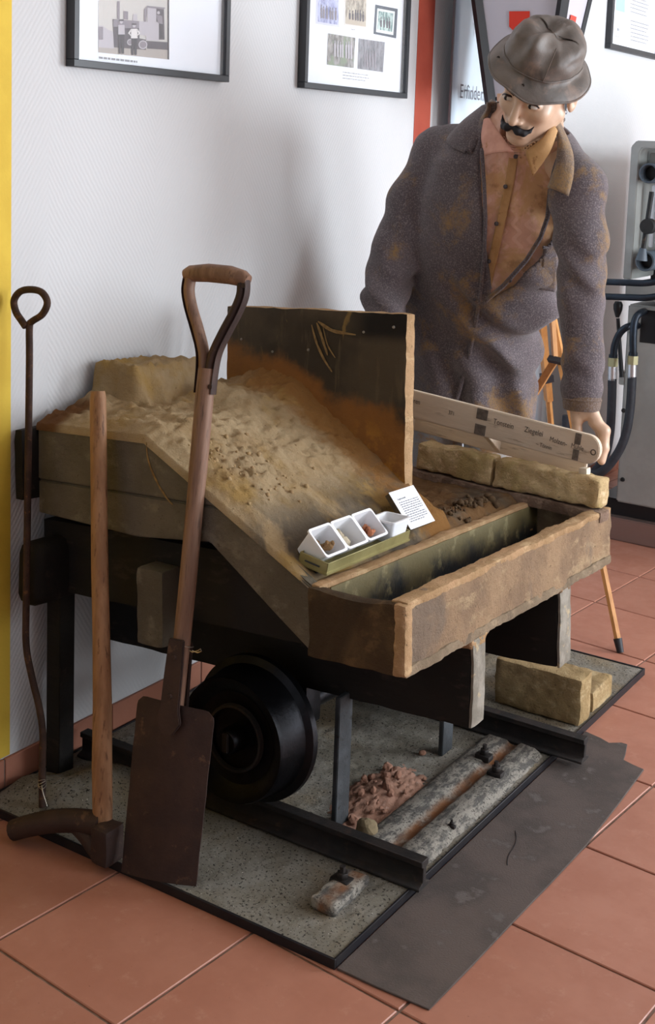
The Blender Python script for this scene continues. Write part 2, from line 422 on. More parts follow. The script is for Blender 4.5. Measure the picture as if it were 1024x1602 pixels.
# rails across the base
for y0, x1, lab in ((.262, .957, 'rusty black rail nearest the spade, carrying the front wheel'), (.932, 1.012, 'rusty black rail beside the two yellow bricks on the floor base')):
    r = thing('rail', lab, 'rail', (.5, y0 + .02, .02), group='rails under the bench')
    pr = [(-.022, 0), (.022, 0), (.022, .006), (.006, .012), (.006, .042), (.013, .046), (.013, .058), (-.013, .058), (-.013, .046), (-.006, .042), (-.006, .012), (-.022, .006)]
    prism('rail_bar', pr, 0, -.46, x1 - .5, MATS['rusty_black_iron'], r, bev=.0012, seg=1)
# steel sleeper half buried in gravel
def sleeper_m():
    t = NT('sleeper_iron'); x, y, z = t.sep()
    c = t.mix(t.ramp(t.noise(60, 4, .7, stretch=(1, .35, 1)), .42, .6), lin('8e887e'), lin('55524e'))
    c = t.mix(t.ramp(t.noise(160, 3, .7), .36, .46, 1, 0), c, lin('403c38'))
    gr = t.ramp(t.math('ABSOLUTE', t.math('SUBTRACT', x, .0)), .006, .02, 1, 0)
    c = t.mix(t.math('MULTIPLY', gr, t.ramp(t.noise(12, 3), .3, .6)), c, lin('7a5030'))
    t.col(c); t.set(.85, 0, .3); t.bump(t.noise(170, 5, .8), .5, .005); return t.m
SLP = sleeper_m()
sl = thing('railway_sleeper', 'gravel-dusted steel sleeper with rusty groove lying between the two rails', 'sleeper', (.842, .6, .014))
V, F = [], []; pf = [(-.09, 0), (-.075, .012), (-.066, .019), (-.02, .02), (-.009, .012), (0, .009), (.009, .012), (.02, .021), (.056, .02), (.066, .014), (.082, 0)]
NY = 60
for j in range(NY + 1):
    y = -.285 + .60 * j / NY
    for a, b in pf: V.append((a + .002 * nz((a, y, 0), 25), y, b + (.0025 * nz((a, y, 0), 40, 3) if b > 0 else 0)))
for j in range(NY):
    for i in range(len(pf) - 1): a = j * len(pf) + i; F.append((a, a + 1, a + len(pf) + 1, a + len(pf)))
obj('sleeper_plate', V, F, SLP, sl, 60)
rbox('sleeper_end', (-.032, -.498, 0), (.024, -.372, .026), SLP, sl, cell=.009, amp=.003, rnd=.008)
def bolt(p, q, big=1.0):
    b = rbox('clip', (p[0] - .019 * big, p[1] - .013 * big, p[2] - .004), (p[0] + .019 * big, p[1] + .013 * big, p[2] + .012 * big), MATS['rusty_black_iron'], q, cell=.006, amp=.002, rnd=.004, seed=p[0] * 9)
    prism('nut', [(p[0] + .011 * big * math.cos(k * 1.0472), p[1] + .011 * big * math.sin(k * 1.0472)) for k in range(6)], 2, p[2] + .012 * big, p[2] + .023 * big, MATS['rusty_black_iron'], b, bev=.001, seg=1)
    tubo('bolt', [(p[0], p[1], p[2] + .022 * big), (p[0], p[1], p[2] + .034 * big)], .0055 * big, MATS['rusty_black_iron'], b, 8)
for u, v, zz, g in ((757, 1186, .034, 1), (775, 1213, .034, 1), (535, 1383, .03, 1.1), (706, 1293, .030, .45)):
    q = pt(u, v, Z=zz); bolt((q.x - .842, q.y - .6, zz - .014), sl, g)
# ================================================================== THE MOULDING BENCH ON ITS TROLLEY (local frame = bench frame)
def clay_wood(name, a, b, c_, e, s=7, bmp=.5, g=1.0):
    t = NT(name); lin_ = lin; lin2 = lambda h: tuple(min(.85, q * g) for q in lin_(h)[:3]) + (1,)
    c = t.mix(t.ramp(t.noise(s, 5, .62), .36, .62), lin2(a), lin2(b))
    c = t.mix(t.ramp(t.noise(s * 2.1, 5, .65, stretch=(1, .5, 1.3)), .52, .66, 0, .85), c, lin2(c_))
    c = t.mix(t.ramp(t.noise(s * .9, 4, .6, stretch=(.7, .7, .35), dist=.6), .56, .66, 0, .8), c, lin2(e))
    c = t.mix(t.ramp(t.noise(110, 4, .7), .62, .7, 0, .7), c, lin('4a3c2c'))
    t.col(c); t.set(.9, 0, .2); t.bump(t.math('ADD', t.noise(60, 6, .8), t.noise(22, 5, .7)), min(1, bmp * 1.6), .009); MATS[name] = t.m; return t.m
clay_wood('clay_caked_wood', 'ac8f70', '937a62', 'bda380', '857566', 7, .6, .86)
clay_wood('grimy_side_board', '6f675a', '5e574a', '7f7768', '675a42', 5, .5)
clay_wood('rusty_clay', '94703f', '7d5c35', 'a98655', '66502f', 9)
clay_wood('rim_clay', 'a88866', '977a58', 'b69a76', '8f7252', 14, .5, 1.2); clay_wood('clay_lip', '8f7e68', '7c6c58', 'a38f74', '6e6050', 14); clay_wood('dark_clay', '5c4a34', '4a3a29', '6b563c', '3c3024', 9)
M('tarred_timber', '161311', '1e1a16', 10, c3='2c2520', s3=25, rough=.75, bump=.5, bs=60, stretch=(.4, 1, 1))
M('grey_beam_end', '8f897e', '767065', 20, c3='a8977a', s3=30, rough=.9, bump=.5, bs=90)
M('blackened_iron', '101013', '1a1a1e', 14, rough=.35, metal=.75, spec=.5, bump=.35, bs=90, bd=.002)
M('grey_flat_iron', '4a4d50', '3a3c3e', 14, c3='2c2a28', s3=30, rough=.6, metal=.35, bump=.3, bs=90)
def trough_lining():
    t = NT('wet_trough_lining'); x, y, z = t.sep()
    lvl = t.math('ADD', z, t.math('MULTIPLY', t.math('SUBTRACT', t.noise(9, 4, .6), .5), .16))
    c = t.mix(t.ramp(lvl, .50, .56), lin('23262a'), lin('6f6443'))  # olive clay above; wet clay and the trough's inner shade painted dark below
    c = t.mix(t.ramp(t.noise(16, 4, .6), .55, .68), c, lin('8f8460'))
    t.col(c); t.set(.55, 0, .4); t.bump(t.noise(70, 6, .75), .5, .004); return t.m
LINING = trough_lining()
bench = thing('moulding_bench', 'clay-caked wooden brick-moulding bench with trough and upright board on rail wheels', 'bench', mat=MT)
sp_ = empty('side_panel'); sp_.parent = bench
prism('plank', [(.058, .813), (.366, .814), (.566, .7005), (.058, .7005)], 1, 0, .03, MATS['grimy_side_board'], sp_, bev=.003)
prism('plank', [(.058, .699), (.569, .699), (.784, .578), (.784, .452), (.70, .51), (.536, .628), (.345, .612), (.058, .627)], 1, .0015, .03, MATS['grimy_side_board'], sp_, bev=.003)
prism('side_panel', [(.03, .60), (.784, .575), (.784, .452), (.033, .452)], 1, .95, .98, MATS['grimy_side_board'], bench, bev=.004)
prism('rear_shelf', [(.03, .575), (.775, .560), (.775, .575), (.03, .592)], 1, .558, .95, MATS['dark_clay'], bench, bev=0)
rbox('back_board', (.030, -.045, .655), (.059, .985, .815), MATS['tarred_timber'], bench, cell=.03, amp=.002, rnd=.012)
prism('work_top', [(.058, .785), (.36, .785), (.775, .551), (.775, .575), (.366, .808), (.058, .808)], 1, .03, .54, MATS['rusty_clay'], bench, bev=0)
# water trough
tr = rbox('trough_front', (.957, 0, .446), (.988, .985, .578), MATS['clay_caked_wood'], bench, cell=.011, amp=.0035, sc=45, rnd=.007, seed=2)
rbox('trough_back', (.775, .004, .446), (.803, .98, .582), MATS['rim_clay'], bench, cell=.014, amp=.003, rnd=.007, seed=5)
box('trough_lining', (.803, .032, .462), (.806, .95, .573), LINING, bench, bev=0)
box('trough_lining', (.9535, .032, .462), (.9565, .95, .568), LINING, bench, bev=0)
rbox('trough_end', (.778, -.006, .446), (.983, .028, .580), MATS['dark_clay'], bench, cell=.012, amp=.0025, sc=40, rnd=.007, seed=8, f=lambda q: q + Vector((0, 0, -.009 * max(0, math.sin((q.x - .78) / .2 * 3.14)) if q.z > .55 else 0)))  # near end in darker clay: the shade on this side is in the colour
rbox('trough_end', (.778, .952, .446), (.983, .984, .580), MATS['clay_caked_wood'], bench, cell=.014, amp=.003, rnd=.007, seed=9)
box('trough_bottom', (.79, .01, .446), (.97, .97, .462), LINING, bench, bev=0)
# rim and bottom lip of the trough front, the wood showing through
rbox('trough_rim', (.954, .004, .566), (.990, .98, .583), MATS['rim_clay'], bench, cell=.008, amp=.0022, sc=70, rnd=.005, seed=12)
rbox('trough_lip', (.972, .0, .442), (.991, .985, .464), MATS['clay_lip'], bench, cell=.010, amp=.0025, sc=60, rnd=.005, seed=14)
rbox('trough_corner', (.966, -.008, .448), (.992, .02, .578), MATS['rim_clay'], bench, cell=.007, amp=.0022, sc=80, rnd=.005, seed=15)
# long beams and their pale ends, side frame, corner posts
for y0, y1 in ((.262, .318), (.682, .748)):
    bmn = rbox('beam', (.0, y0, .265), (.982, y1, .446), MATS['tarred_timber'], bench, cell=.03, amp=.0015, rnd=.006)
    rbox('beam_end', (.981, y0 + .001, .267), (.989, y1 - .001, .444), MATS['grey_beam_end'], bmn, cell=.012, amp=.002, rnd=.004, seed=y0)
    if y0 < .5: rbox('clay_smear', (.955, y0 - .004, .425), (.992, y1 - .002, .452), MATS['rim_clay'], bmn, cell=.007, amp=.005, sc=70, rnd=.007, seed=3)
    else: rbox('clay_smear', (.965, y0 - .004, .432), (.988, y1 - .015, .452), MATS['clay_caked_wood'], bmn, cell=.006, amp=.006, sc=80, rnd=.007, seed=4)
rbox('side_frame', (.02, .05, .445), (.76, .09, .60), MATS['tarred_timber'], bench, cell=.04, amp=.0015, rnd=.004)
rbox('end_sill', (.030, -.045, .425), (.10, .985, .572), MATS['tarred_timber'], bench, cell=.03, amp=.002, rnd=.03)
rbox('bracket', (.352, -.012, .395), (.425, .05, .555), MATS['grimy_side_board'], bench, cell=.014, amp=.002, rnd=.008, seed=6)
rbox('bracket', (.70, .14, .40), (.775, .21, .45), MATS['tarred_timber'], bench, cell=.02, amp=.001, rnd=.005)
# upright board
def board_mat():
    t = NT('upright_board'); x, y, z = t.sep()
    n1 = t.math('MULTIPLY', t.math('SUBTRACT', t.noise(6, 5, .65), .5), .22)
    lv = t.math('ADD', t.math('ADD', z, t.math('MULTIPLY', x, .30)), n1)
    c = t.mix(t.ramp(t.noise(5, 4, .6), .38, .62), lin('4a4032'), lin('3a3228'))
    c = t.mix(t.ramp(t.noise(70, 4, .6, stretch=(1, 1, .12)), .56, .7, 0, .5), c, lin('5c4f3c'))
    c = t.mix(t.ramp(t.noise(13, 4, .6, stretch=(1, 1, .5), dist=.8), .63, .70, 0, .7), c, lin('8a7040'))
    c = t.mix(t.ramp(lv, .985, 1.045, 1, 0), c, lin('80552a'))
    c = t.mix(t.math('MULTIPLY', t.ramp(lv, .90, .985, 1, 0), t.ramp(t.noise(20, 5, .7), .42, .62)), c, lin('a2712f'))
    c = t.mix(t.math('MULTIPLY', t.ramp(lv, .86, .95, 1, 0), t.ramp(t.noise(15, 5, .7, dist=.5), .5, .62)), c, lin('5b3415'))
    c = t.mix(t.math('MULTIPLY', t.ramp(z, .985, 1.02), t.ramp(x, .50, .58)), c, lin('1c1815'))
    t.col(c); t.set(.85, 0, .25); t.bump(t.noise(60, 6, .75), .35, .005); return t.m
ub = rbox('upright_board', (.158, .52, .575), (.674, .558, 1.062), board_mat(), bench, cell=.013, amp=.0022, sc=40, rnd=.005, seed=20)
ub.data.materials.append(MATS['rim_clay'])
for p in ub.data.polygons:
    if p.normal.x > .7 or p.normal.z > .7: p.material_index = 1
for x, z in ((.205, .98), (.30, .955), (.405, .965), (.56, 1.015), (.64, 1.03)):
    lathe('nail_head', [(0, -.0015), (.003, -.001), (.0035, .002)], MATS['grey_beam_end'], ub, 8, 'Y', (x, .519, z))
def smear(name, pts, wd, parent, y, m):       # dried streaks of clay, a hair proud of the wood
    c = spline([tpt(u, v, y=y) for u, v in pts], 6); n = len(c); V = []; F = []
    for i, q in enumerate(c):
        d = (c[min(i + 1, n - 1)] - c[max(i - 1, 0)]).normalized(); nn = Vector((-d.z, 0, d.x)); w2 = wd * (math.sin(math.pi * (i + .6) / (n + .2)) ** .5) * (1 + .5 * nz(q, 90, 2))
        V += [q + nn * w2, q - nn * w2 * .6]
    for i in range(n - 1): F.append((2 * i, 2 * i + 1, 2 * i + 3, 2 * i + 2))
    o = obj(name, V, F, m, parent); md = o.modifiers.new('thick', 'SOLIDIFY'); md.thickness = .0008; md.offset = 0; return o
M('ochre_streak', '8a7048', '6f5838', 60, rough=.9, bump=.3)
for ps, wd in ((((487, 508), (494, 535), (506, 562), (519, 582)), .0035), (((495, 505), (504, 532), (512, 556)), .004), (((497, 503), (520, 518), (556, 524)), .0045), (((505, 512), (512, 540), (524, 560)), .002)): smear('clay_smear', ps, wd, ub, .5172, MATS['ochre_streak'])
smear('clay_smear', ((229, 692), (231, 718), (242, 748), (258, 776), (270, 790)), .003, sp_, -.0012, MATS['ochre_streak'])
# wheels on one axle
wc = (.535, .205)
def wheel(y, sgn):
    w_ = lathe('wheel', [(0, y + .012 * sgn), (.045, y + .012 * sgn), (.095, y + .004 * sgn), (.112, y - .010 * sgn), (.128, y - .014 * sgn), (.131, y - .006 * sgn), (.133, y + .05 * sgn), (.138, y + .058 * sgn), (.153, y + .064 * sgn), (.154, y + .078 * sgn), (.148, y + .082 * sgn), (0, y + .082 * sgn)], MATS['blackened_iron'], bench, 64, 'Y', (wc[0], 0, wc[1]), 30)
    lathe('hub', [(0, y - .028 * sgn), (.022, y - .028 * sgn), (.026, y - .022 * sgn), (.028, y + .02 * sgn)], MATS['blackened_iron'], w_, 24, 'Y', (wc[0], 0, wc[1]))
    lathe('hub_ring', [(.062, y + .004 * sgn), (.064, y - .004 * sgn), (.069, y - .004 * sgn), (.071, y + .006 * sgn)], MATS['rusty_black_iron'], w_, 40, 'Y', (wc[0], 0, wc[1]))
    o = box('hub_key', (wc[0] - .008, y - .032 * sgn, wc[1] - .02), (wc[0] + .008, y - .024 * sgn, wc[1] + .02), MATS['rusty_black_iron'], w_, bev=.002)
wheel(.085, 1); wheel(.855, -1)
tubo('axle', [(wc[0], .12, wc[1]), (wc[0], .82, wc[1])], .024, MATS['blackened_iron'], bench, 16)
rbox('axle_box', (.49, .262, .18), (.59, .318, .27), MATS['blackened_iron'], bench, cell=.02, amp=.001, rnd=.006)
rbox('axle_box', (.49, .682, .18), (.59, .748, .27), MATS['blackened_iron'], bench, cell=.02, amp=.001, rnd=.006)
# legs (upright, built in the bench frame from their feet on the base)
Mi = MT.inverted()
def leg(x, y, dx, dy, z1, m, z0=.018):
    o = box('leg', (x, y, z0), (x + dx, y + dy, z1), m, bench, bev=.0015); o.matrix_local = Mi.copy(); return o
leg(.694, .344, .012, .05, .315, MATS['grey_flat_iron']); leg(.712, .772, .012, .05, .30, MATS['grey_flat_iron'])
leg(.036, .168, .042, .045, .46, MATS['tarred_timber'])
leg(.036, .95, .042, .045, .45, MATS['tarred_timber'])

# ------------------------------------------------------------------ clay heaped on the bench
def clay_mat():
    t = NT('dry_clay'); x, y, z = t.sep()
    c = t.mix(t.ramp(t.noise(8, 5, .6), .36, .64), lin('b39c7a'), lin('a48a66'))
    c = t.mix(t.ramp(t.noise(5, 4, .6), .5, .66), c, lin('a5854f'))
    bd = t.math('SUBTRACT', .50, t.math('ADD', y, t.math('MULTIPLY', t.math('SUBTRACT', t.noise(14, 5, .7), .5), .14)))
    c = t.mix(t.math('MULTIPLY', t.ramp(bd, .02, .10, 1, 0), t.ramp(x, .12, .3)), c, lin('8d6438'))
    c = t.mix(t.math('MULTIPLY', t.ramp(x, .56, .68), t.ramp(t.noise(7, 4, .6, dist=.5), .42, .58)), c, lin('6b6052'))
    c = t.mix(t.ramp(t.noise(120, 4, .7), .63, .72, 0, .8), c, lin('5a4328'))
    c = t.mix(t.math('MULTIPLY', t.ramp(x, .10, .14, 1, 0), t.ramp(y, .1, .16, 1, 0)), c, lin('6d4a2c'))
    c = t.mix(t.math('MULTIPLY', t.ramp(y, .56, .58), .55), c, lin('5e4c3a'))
    t.col(c); t.set(.95, 0, .15); t.bump(t.math('ADD', t.noise(70, 7, .8), t.noise(28, 5, .7)), .9, .010); return t.m
def sm(a, b, x):
    t = min(1, max(0, (x - a) / (b - a))); return t * t * (3 - 2 * t)
def clay_h(x, y):
    base_ = .8155 if x < .366 else .8155 - (x - .366) * .5685
    if y > .54: base_ = min(base_, .594 + .012 * sm(.75, .4, x))
    q = (x, y, 0)
    ed = sm(0, .05, y)
    hgt = .012 + .004 * nz(q, 30, 2) + .006 * nz(q, 9, 4) + .006 * nz(q, 60, 3) + .0045 * nz(q, 120, 6)
    hgt *= 1 - sm(.5, .74, x) * .92
    # heap towards the wall
    hp = (.035 + .02 * nz(q, 7, 11)) * (1 - sm(.12, .5, x + .05 * nz(q, 6, 8))) * sm(.02, .16, y)
    mesa = (.098 + .004 * nz(q, 18, 5)) * sm(.21, .165, x + .012 * nz(q, 30, 3)) * sm(.160, .185, y + .012 * nz(q, 25, 6)) * (1 - .75 * sm(.385, .42, y))
    hp = max(hp, mesa + .012 + .003 * nz(q, 40, 1))
    if y < .56:
        fil = (.045 * (1 - sm(.25, .75, x)) + .018) * math.exp(-(.52 - min(y, .52)) / .075) * sm(.12, .26, x)
        rid = .03 * math.exp(-((y - .33 - .25 * (x - .2)) / .05) ** 2) * (1 - sm(.24, .42, x)) * sm(.17, .25, x)
        hp = hp + fil + rid
        cl = math.exp(-((x - .52) / .07) ** 2 - ((y - .14) / .10) ** 2) * ed
        hp += cl * max(0, .014 * nz(q, 55, 7) + .012 * nz(q, 110, 8) + .004)
        hp += max(0, nz(q, 38, 21)) * .012 * (1 - sm(.3, .62, x)) * ed
    else: hp = .005 + .006 * nz(q, 20, 5) + .006 * nz(q, 50, 6) - hgt
    if x > .70 and .02 < y < .41: hgt *= .2; hp = min(hp, 0)
    return base_ + (hgt + hp) * (.3 + .7 * ed) * sm(.783, .75, x) * (1 if y < .9 else sm(.955, .9, y)) - .006 * sm(.72, .775, x)
nx, ny = 150, 190; V = []; F = []
for i in range(nx + 1):
    for j in range(ny + 1):
        x = .052 + .726 * i / nx; y = .004 + .95 * max(0, j - 1) / (ny - 1); z = clay_h(x, y)
        if j == 0: y = -.0018; z = (.8135 if x < .366 else .8135 - (x - .366) * .5655) - .006
        V.append((x, y, z))
for i in range(nx):
    for j in range(ny): a = i * (ny + 1) + j; F.append((a, a + ny + 1, a + ny + 2, a + 1))
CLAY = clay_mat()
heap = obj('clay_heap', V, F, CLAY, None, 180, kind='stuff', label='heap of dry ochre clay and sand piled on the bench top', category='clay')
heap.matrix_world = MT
def stone_mesh(name, r, seed, m, sq=(1, 1, 1), sub=2, amp=.3):
    bm = bmesh.new(); bmesh.ops.create_icosphere(bm, subdivisions=sub, radius=1)
    for v in bm.verts:
        v.co *= 1 + amp * nz(v.co, 1.1, seed) + amp * .4 * nz(v.co, 3, seed + 9)
        v.co = Vector((v.co.x * sq[0], v.co.y * sq[1], v.co.z * sq[2])) * r
    me = bpy.data.meshes.new(name); bm.to_mesh(me); bm.free(); me.materials.append(m)
    return me
def stone(name, me, loc, rot=None, scale=1, parent=None, **p):
    o = bpy.data.objects.new(name, me); link(o, parent, **p); o.location = loc; o.scale = (scale,) * 3
    o.rotation_euler = rot or (random.uniform(0, 6), random.uniform(0, 6), random.uniform(0, 6)); return o
M('clod', 'a58c66', '957a58', 30, rough=.95, bump=.6, bs=150); M('dark_clod', '5a4630', '4a3826', 30, rough=.95, bump=.6, bs=150)
# loose clods: near the clay patch and under the brick strip
def scatter(name, label, spots, m, parent_mat):
    V, F = [], []
    for (x, y, z, r) in spots:
        bm = bmesh.new(); bmesh.ops.create_icosphere(bm, subdivisions=1, radius=r); b = len(V); s = random.uniform(0, 99)
        for v in bm.verts: V.append(parent_mat @ (v.co * (1 + .35 * nz(v.co / r, 1.2, s)) + Vector((x, y, z))))
        bm.verts.index_update()
        for f in bm.faces: F.append([b + v.index for v in f.verts])
        bm.free()
    return obj(name, V, F, m, None, 60, kind='stuff', label=label, category='clods')
sp = []
for _ in range(60):
    x, y = random.gauss(.53, .05), random.gauss(.14, .075)
    if 0.02 < y < .4: sp.append((x, y, clay_h(x, y) + .001, random.choice((.0025, .003, .004, .006))))
scatter('loose_clods', 'scatter of crumbled ochre clay clods on the sloping bench top behind the spade handle', sp, MATS['clod'], MT)
sp = []
for _ in range(48):
    x, y = random.gauss(.735, .02), random.uniform(.60, .82)
    sp.append((x, y, clay_h(x, y) + .004, random.choice((.004, .006, .008, .011)) * (1 if y > .68 else .6)))
scatter('soil_crumbs', 'dark soil crumbs along the trough rim under the brick strip', sp, MATS['dark_clod'], MT)
# ================================================================== THINGS ON THE BENCH
M('olive_tin', '9a9162', '8a8154', 14, rough=.35, metal=.35, spec=.5, bump=.08, bs=60)
M('tub_plastic', 'f2f3f7', rough=.35, spec=.5, bump=0, Transmission_Weight=.12)
M('card_white', 'eef0f6', bump=0, rough=.6); M('ink_grey', '6a6c74', bump=0, rough=.8); M('ink_dark', '3a3c42', bump=0, rough=.8)
M('card_backing', '5a4a34', '4a3c2a', 30, rough=.8)
tray = thing('tin_tray', 'olive-gold tin lid holding four plastic sample tubs on the trough rim', 'tray', mat=MT @ Matrix.Translation((.754, .042, .598)) @ Matrix.Rotation(math.radians(2), 4, 'Z') @ Matrix.Rotation(math.radians(13), 4, 'Y'))
TX, TY, TH = .066, .325, .024
box('tray_bottom', (-TX / 2, 0, 0), (TX / 2, TY, .002), MATS['olive_tin'], tray, bev=.0005, seg=1)
for lo, hi in (((-TX / 2, 0, 0), (TX / 2, .002, TH)), ((-TX / 2, TY - .002, 0), (TX / 2, TY, TH)), ((-TX / 2, 0, 0), (-TX / 2 + .002, TY, TH)), ((TX / 2 - .002, 0, 0), (TX / 2, TY, TH))):
    box('tray_side', lo, hi, MATS['olive_tin'], tray, bev=.0006, seg=1)
prism('tray_flange', [(-TX / 2 - .003, -.003), (TX / 2 + .003, -.003), (TX / 2 + .003, TY + .003), (-TX / 2 - .003, TY + .003)], 2, 0, .005, MATS['olive_tin'], tray, bev=.001)
box('label_slot', (-.018, -.0022, .010), (.016, -.0008, .013), MATS['ink_dark'], tray, bev=.0003, seg=1)
def tub_mesh():
    bm = bmesh.new(); a, b, t, d = .030, .0365, .0016, .052        # opening half sizes, wall, depth
    def ring(hx, hy, z, r=.007, n=4):
        out = []
        for cx, cy, a0 in ((1, 1, 0), (-1, 1, 90), (-1, -1, 180), (1, -1, 270)):
            for k in range(n + 1):
                an = math.radians(a0 + 90 * k / n); out.append(bm.verts.new((cx * (hx - r) + r * math.cos(an), cy * (hy - r) + r * math.sin(an), z)))
        return out
    R = [ring(a * .78, b * .82, -d), ring(a, b, -.004), ring(a + .003, b + .003, -.004), ring(a + .003, b + .003, 0), ring(a - t, b - t, 0), ring(a * .78 - t, b * .82 - t, -d + t)]
    for i in range(len(R) - 1):
        n = len(R[0])
        for k in range(n): bm.faces.new((R[i][k], R[i][(k + 1) % n], R[i + 1][(k + 1) % n], R[i + 1][k]))
    bm.faces.new(R[0][::-1]); bm.faces.new(R[-1]); bmesh.ops.recalc_face_normals(bm, faces=bm.faces)
    me = bpy.data.meshes.new('plastic_tub'); bm.to_mesh(me); bm.free(); me.materials.append(MATS['tub_plastic'])
    me.polygons.foreach_set('use_smooth', [True] * len(me.polygons)); me.set_sharp_from_angle(angle=math.radians(40)); return me
TUB = tub_mesh(); BT = tray.matrix_basis.copy()
M('brown_stone', '8f6f4a', '6f5232', 60, rough=.9, bump=.5, bs=200); M('pale_stone', 'c9bda6', 'a89a80', 40, rough=.9, bump=.4, bs=200)
M('red_stone', 'a3583c', 'c08a66', 50, rough=.85, bump=.4, bs=200, rnd=.5)
tubs = []
for k, lab in enumerate(('plastic sample tub at the left end of the tray holding brown crumbs', 'plastic sample tub second from the left holding pale angular stones', 'plastic sample tub third from the left holding small red stones')):
    mm = BT @ Matrix.Translation((-.002, .044 + .0795 * k, .050)) @ Matrix.Rotation(math.radians(34), 4, 'Y')
    o = bpy.data.objects.new('plastic_tub', TUB); link(o); o.matrix_world = mm; tag(o, lab, 'tub', 'plastic tubs in the tin tray'); tubs.append(mm)
mm = BT @ Matrix.Translation((.0, .044 + .0795 * 3, .050)) @ Matrix.Rotation(math.radians(-9), 4, 'Y') @ Matrix.Scale(.97, 4)
o = bpy.data.objects.new('plastic_tub', TUB); link(o); o.matrix_world = mm; tag(o, 'empty upright plastic sample tub at the right end of the tray', 'tub', 'plastic tubs in the tin tray')
SM = {m: [stone_mesh(m, 1, s, MATS[m], (1, .8, .65), 2, .35) for s in (1, 5, 9)] for m in ('brown_stone', 'pale_stone', 'red_stone')}
def fill(mm, m, n, r, nm, lab, grp):
    for i in range(n):
        # lowest inside edge of the tilted tub: +x wall against the bottom
        ly = random.uniform(-.025 + r, .025 - r); a_ = random.uniform(0, 1); b_ = random.uniform(0, 1 - a_)
        p = mm @ Vector((.0215 - r - .032 * a_, ly, -.049 + r + .042 * b_))
        o = stone(nm, random.choice(SM[m]), p, None, r * random.uniform(.8, 1.2)); tag(o, lab, 'stone', grp)
fill(tubs[0], 'brown_stone', 26, .0088, 'clay_crumb', 'brown clay crumb in the leftmost tilted plastic tub', 'crumbs in the first tub')
fill(tubs[1], 'pale_stone', 7, .0115, 'pale_stone', 'small pale angular stone in the second plastic tub', 'stones in the second tub')
p = tubs[1] @ Vector((.004, -.004, -.028)); tag(stone('pale_stone', SM['pale_stone'][1], p, (.2, .5, .3), .020), 'large pale pointed stone in the second plastic tub', 'stone', 'stones in the second tub')
fill(tubs[2], 'red_stone', 30, .0078, 'red_pebble', 'small red-brown pebble in the third plastic tub', 'pebbles in the third tub')

# explanatory card leaning by the tray
A_, B_, C_ = tpt(641, 829, z=.592), tpt(693, 806, z=.592), None
ydir = (B_ - A_); ydir.z = 0; A_ = Vector((.765, A_.y - .01, .592)); B_ = Vector((.765, A_.y + .118, .592))
cm = MT @ Matrix.Translation(tpt(642, 829, x=.772)) @ Matrix.Rotation(math.radians(90), 4, 'Z') @ Matrix.Rotation(math.radians(52), 4, 'X')
card = thing('text_card', 'white printed text card leaning on a backing by the sample tubs', 'card', mat=cm)
CW, CH = .104, .092
box('card_front', (0, 0, 0), (CW, CH, .0012), MATS['card_white'], card, bev=.0002, seg=1)
box('backing', (0, .001, -.012), (CW, CH - .001, -.0001), MATS['card_backing'], card, bev=.0008, seg=1)
letters('lettering', 'Ziegelrohstoffe', .0058, MATS['ink_dark'], card, Matrix.Translation((.014, CH - .0225, .0014)))
random.seed(3); q = []
for r in range(10):
    x = .014; y = CH - .030 - r * .0052; xe = CW - (.010 if r not in (5, 9) else .03)
    while x < xe:
        L = random.uniform(.004, .011); L = min(L, xe - x); q.append([(x, y, .0014), (x + L, y, .0014), (x + L, y + .0021, .0014), (x, y + .0021, .0014)]); x += L + .0017
flat('print_lines', q, MATS['ink_grey'], card)

# strip with two fresh bricks at the far end of the bench
clay_wood('fresh_brick', 'ab9570', '998460', 'b9a584', '8d7a50', 16, .9, 1.75)
clay_wood('dusty_strip', '8a7464', '786354', '9f8876', '644f42', 20, .6, 1.1)
sm_ = Matrix.Translation((.45, .90, .630)) @ Matrix.Rotation(math.radians(5), 4, 'Y')
st_ = thing('brick_strip', 'dusty narrow timber strip bridging bench and trough, carrying two fresh bricks', 'strip', mat=MT @ sm_)
rbox('strip_board', (-.02, 0, -.0265), (.548, .055, 0), MATS['dusty_strip'], st_, cell=.011, amp=.0025, sc=60, rnd=.004, seed=31)
for x0, x1, lab, sd in ((.025, .243, 'fresh ochre brick on the strip, the one next to the upright board', 41), (.25, .535, 'longer fresh ochre brick on the strip, the one below the hand', 47)):
    o = rbox('fresh_brick', (x0, .006, .003), (x1, .070, .074), MATS['fresh_brick'], None, cell=.009, amp=.0045, sc=45, rnd=.008, seed=sd)
    o.matrix_world = MT @ sm_; tag(o, lab, 'brick', 'fresh bricks on the strip')

q = tpt(914, 738, y=.93); o = rbox('pale_wedge', (q.x - .012, q.y - .01, q.z - .008), (q.x + .010, q.y + .015, q.z + .010), M('pale_chip', 'd8cdb8', bump=.2), None, cell=.006, amp=.001, rnd=.003); o.matrix_world = MT; tag(o, 'small pale wedge on the brick under the rounded mould end', 'wedge')
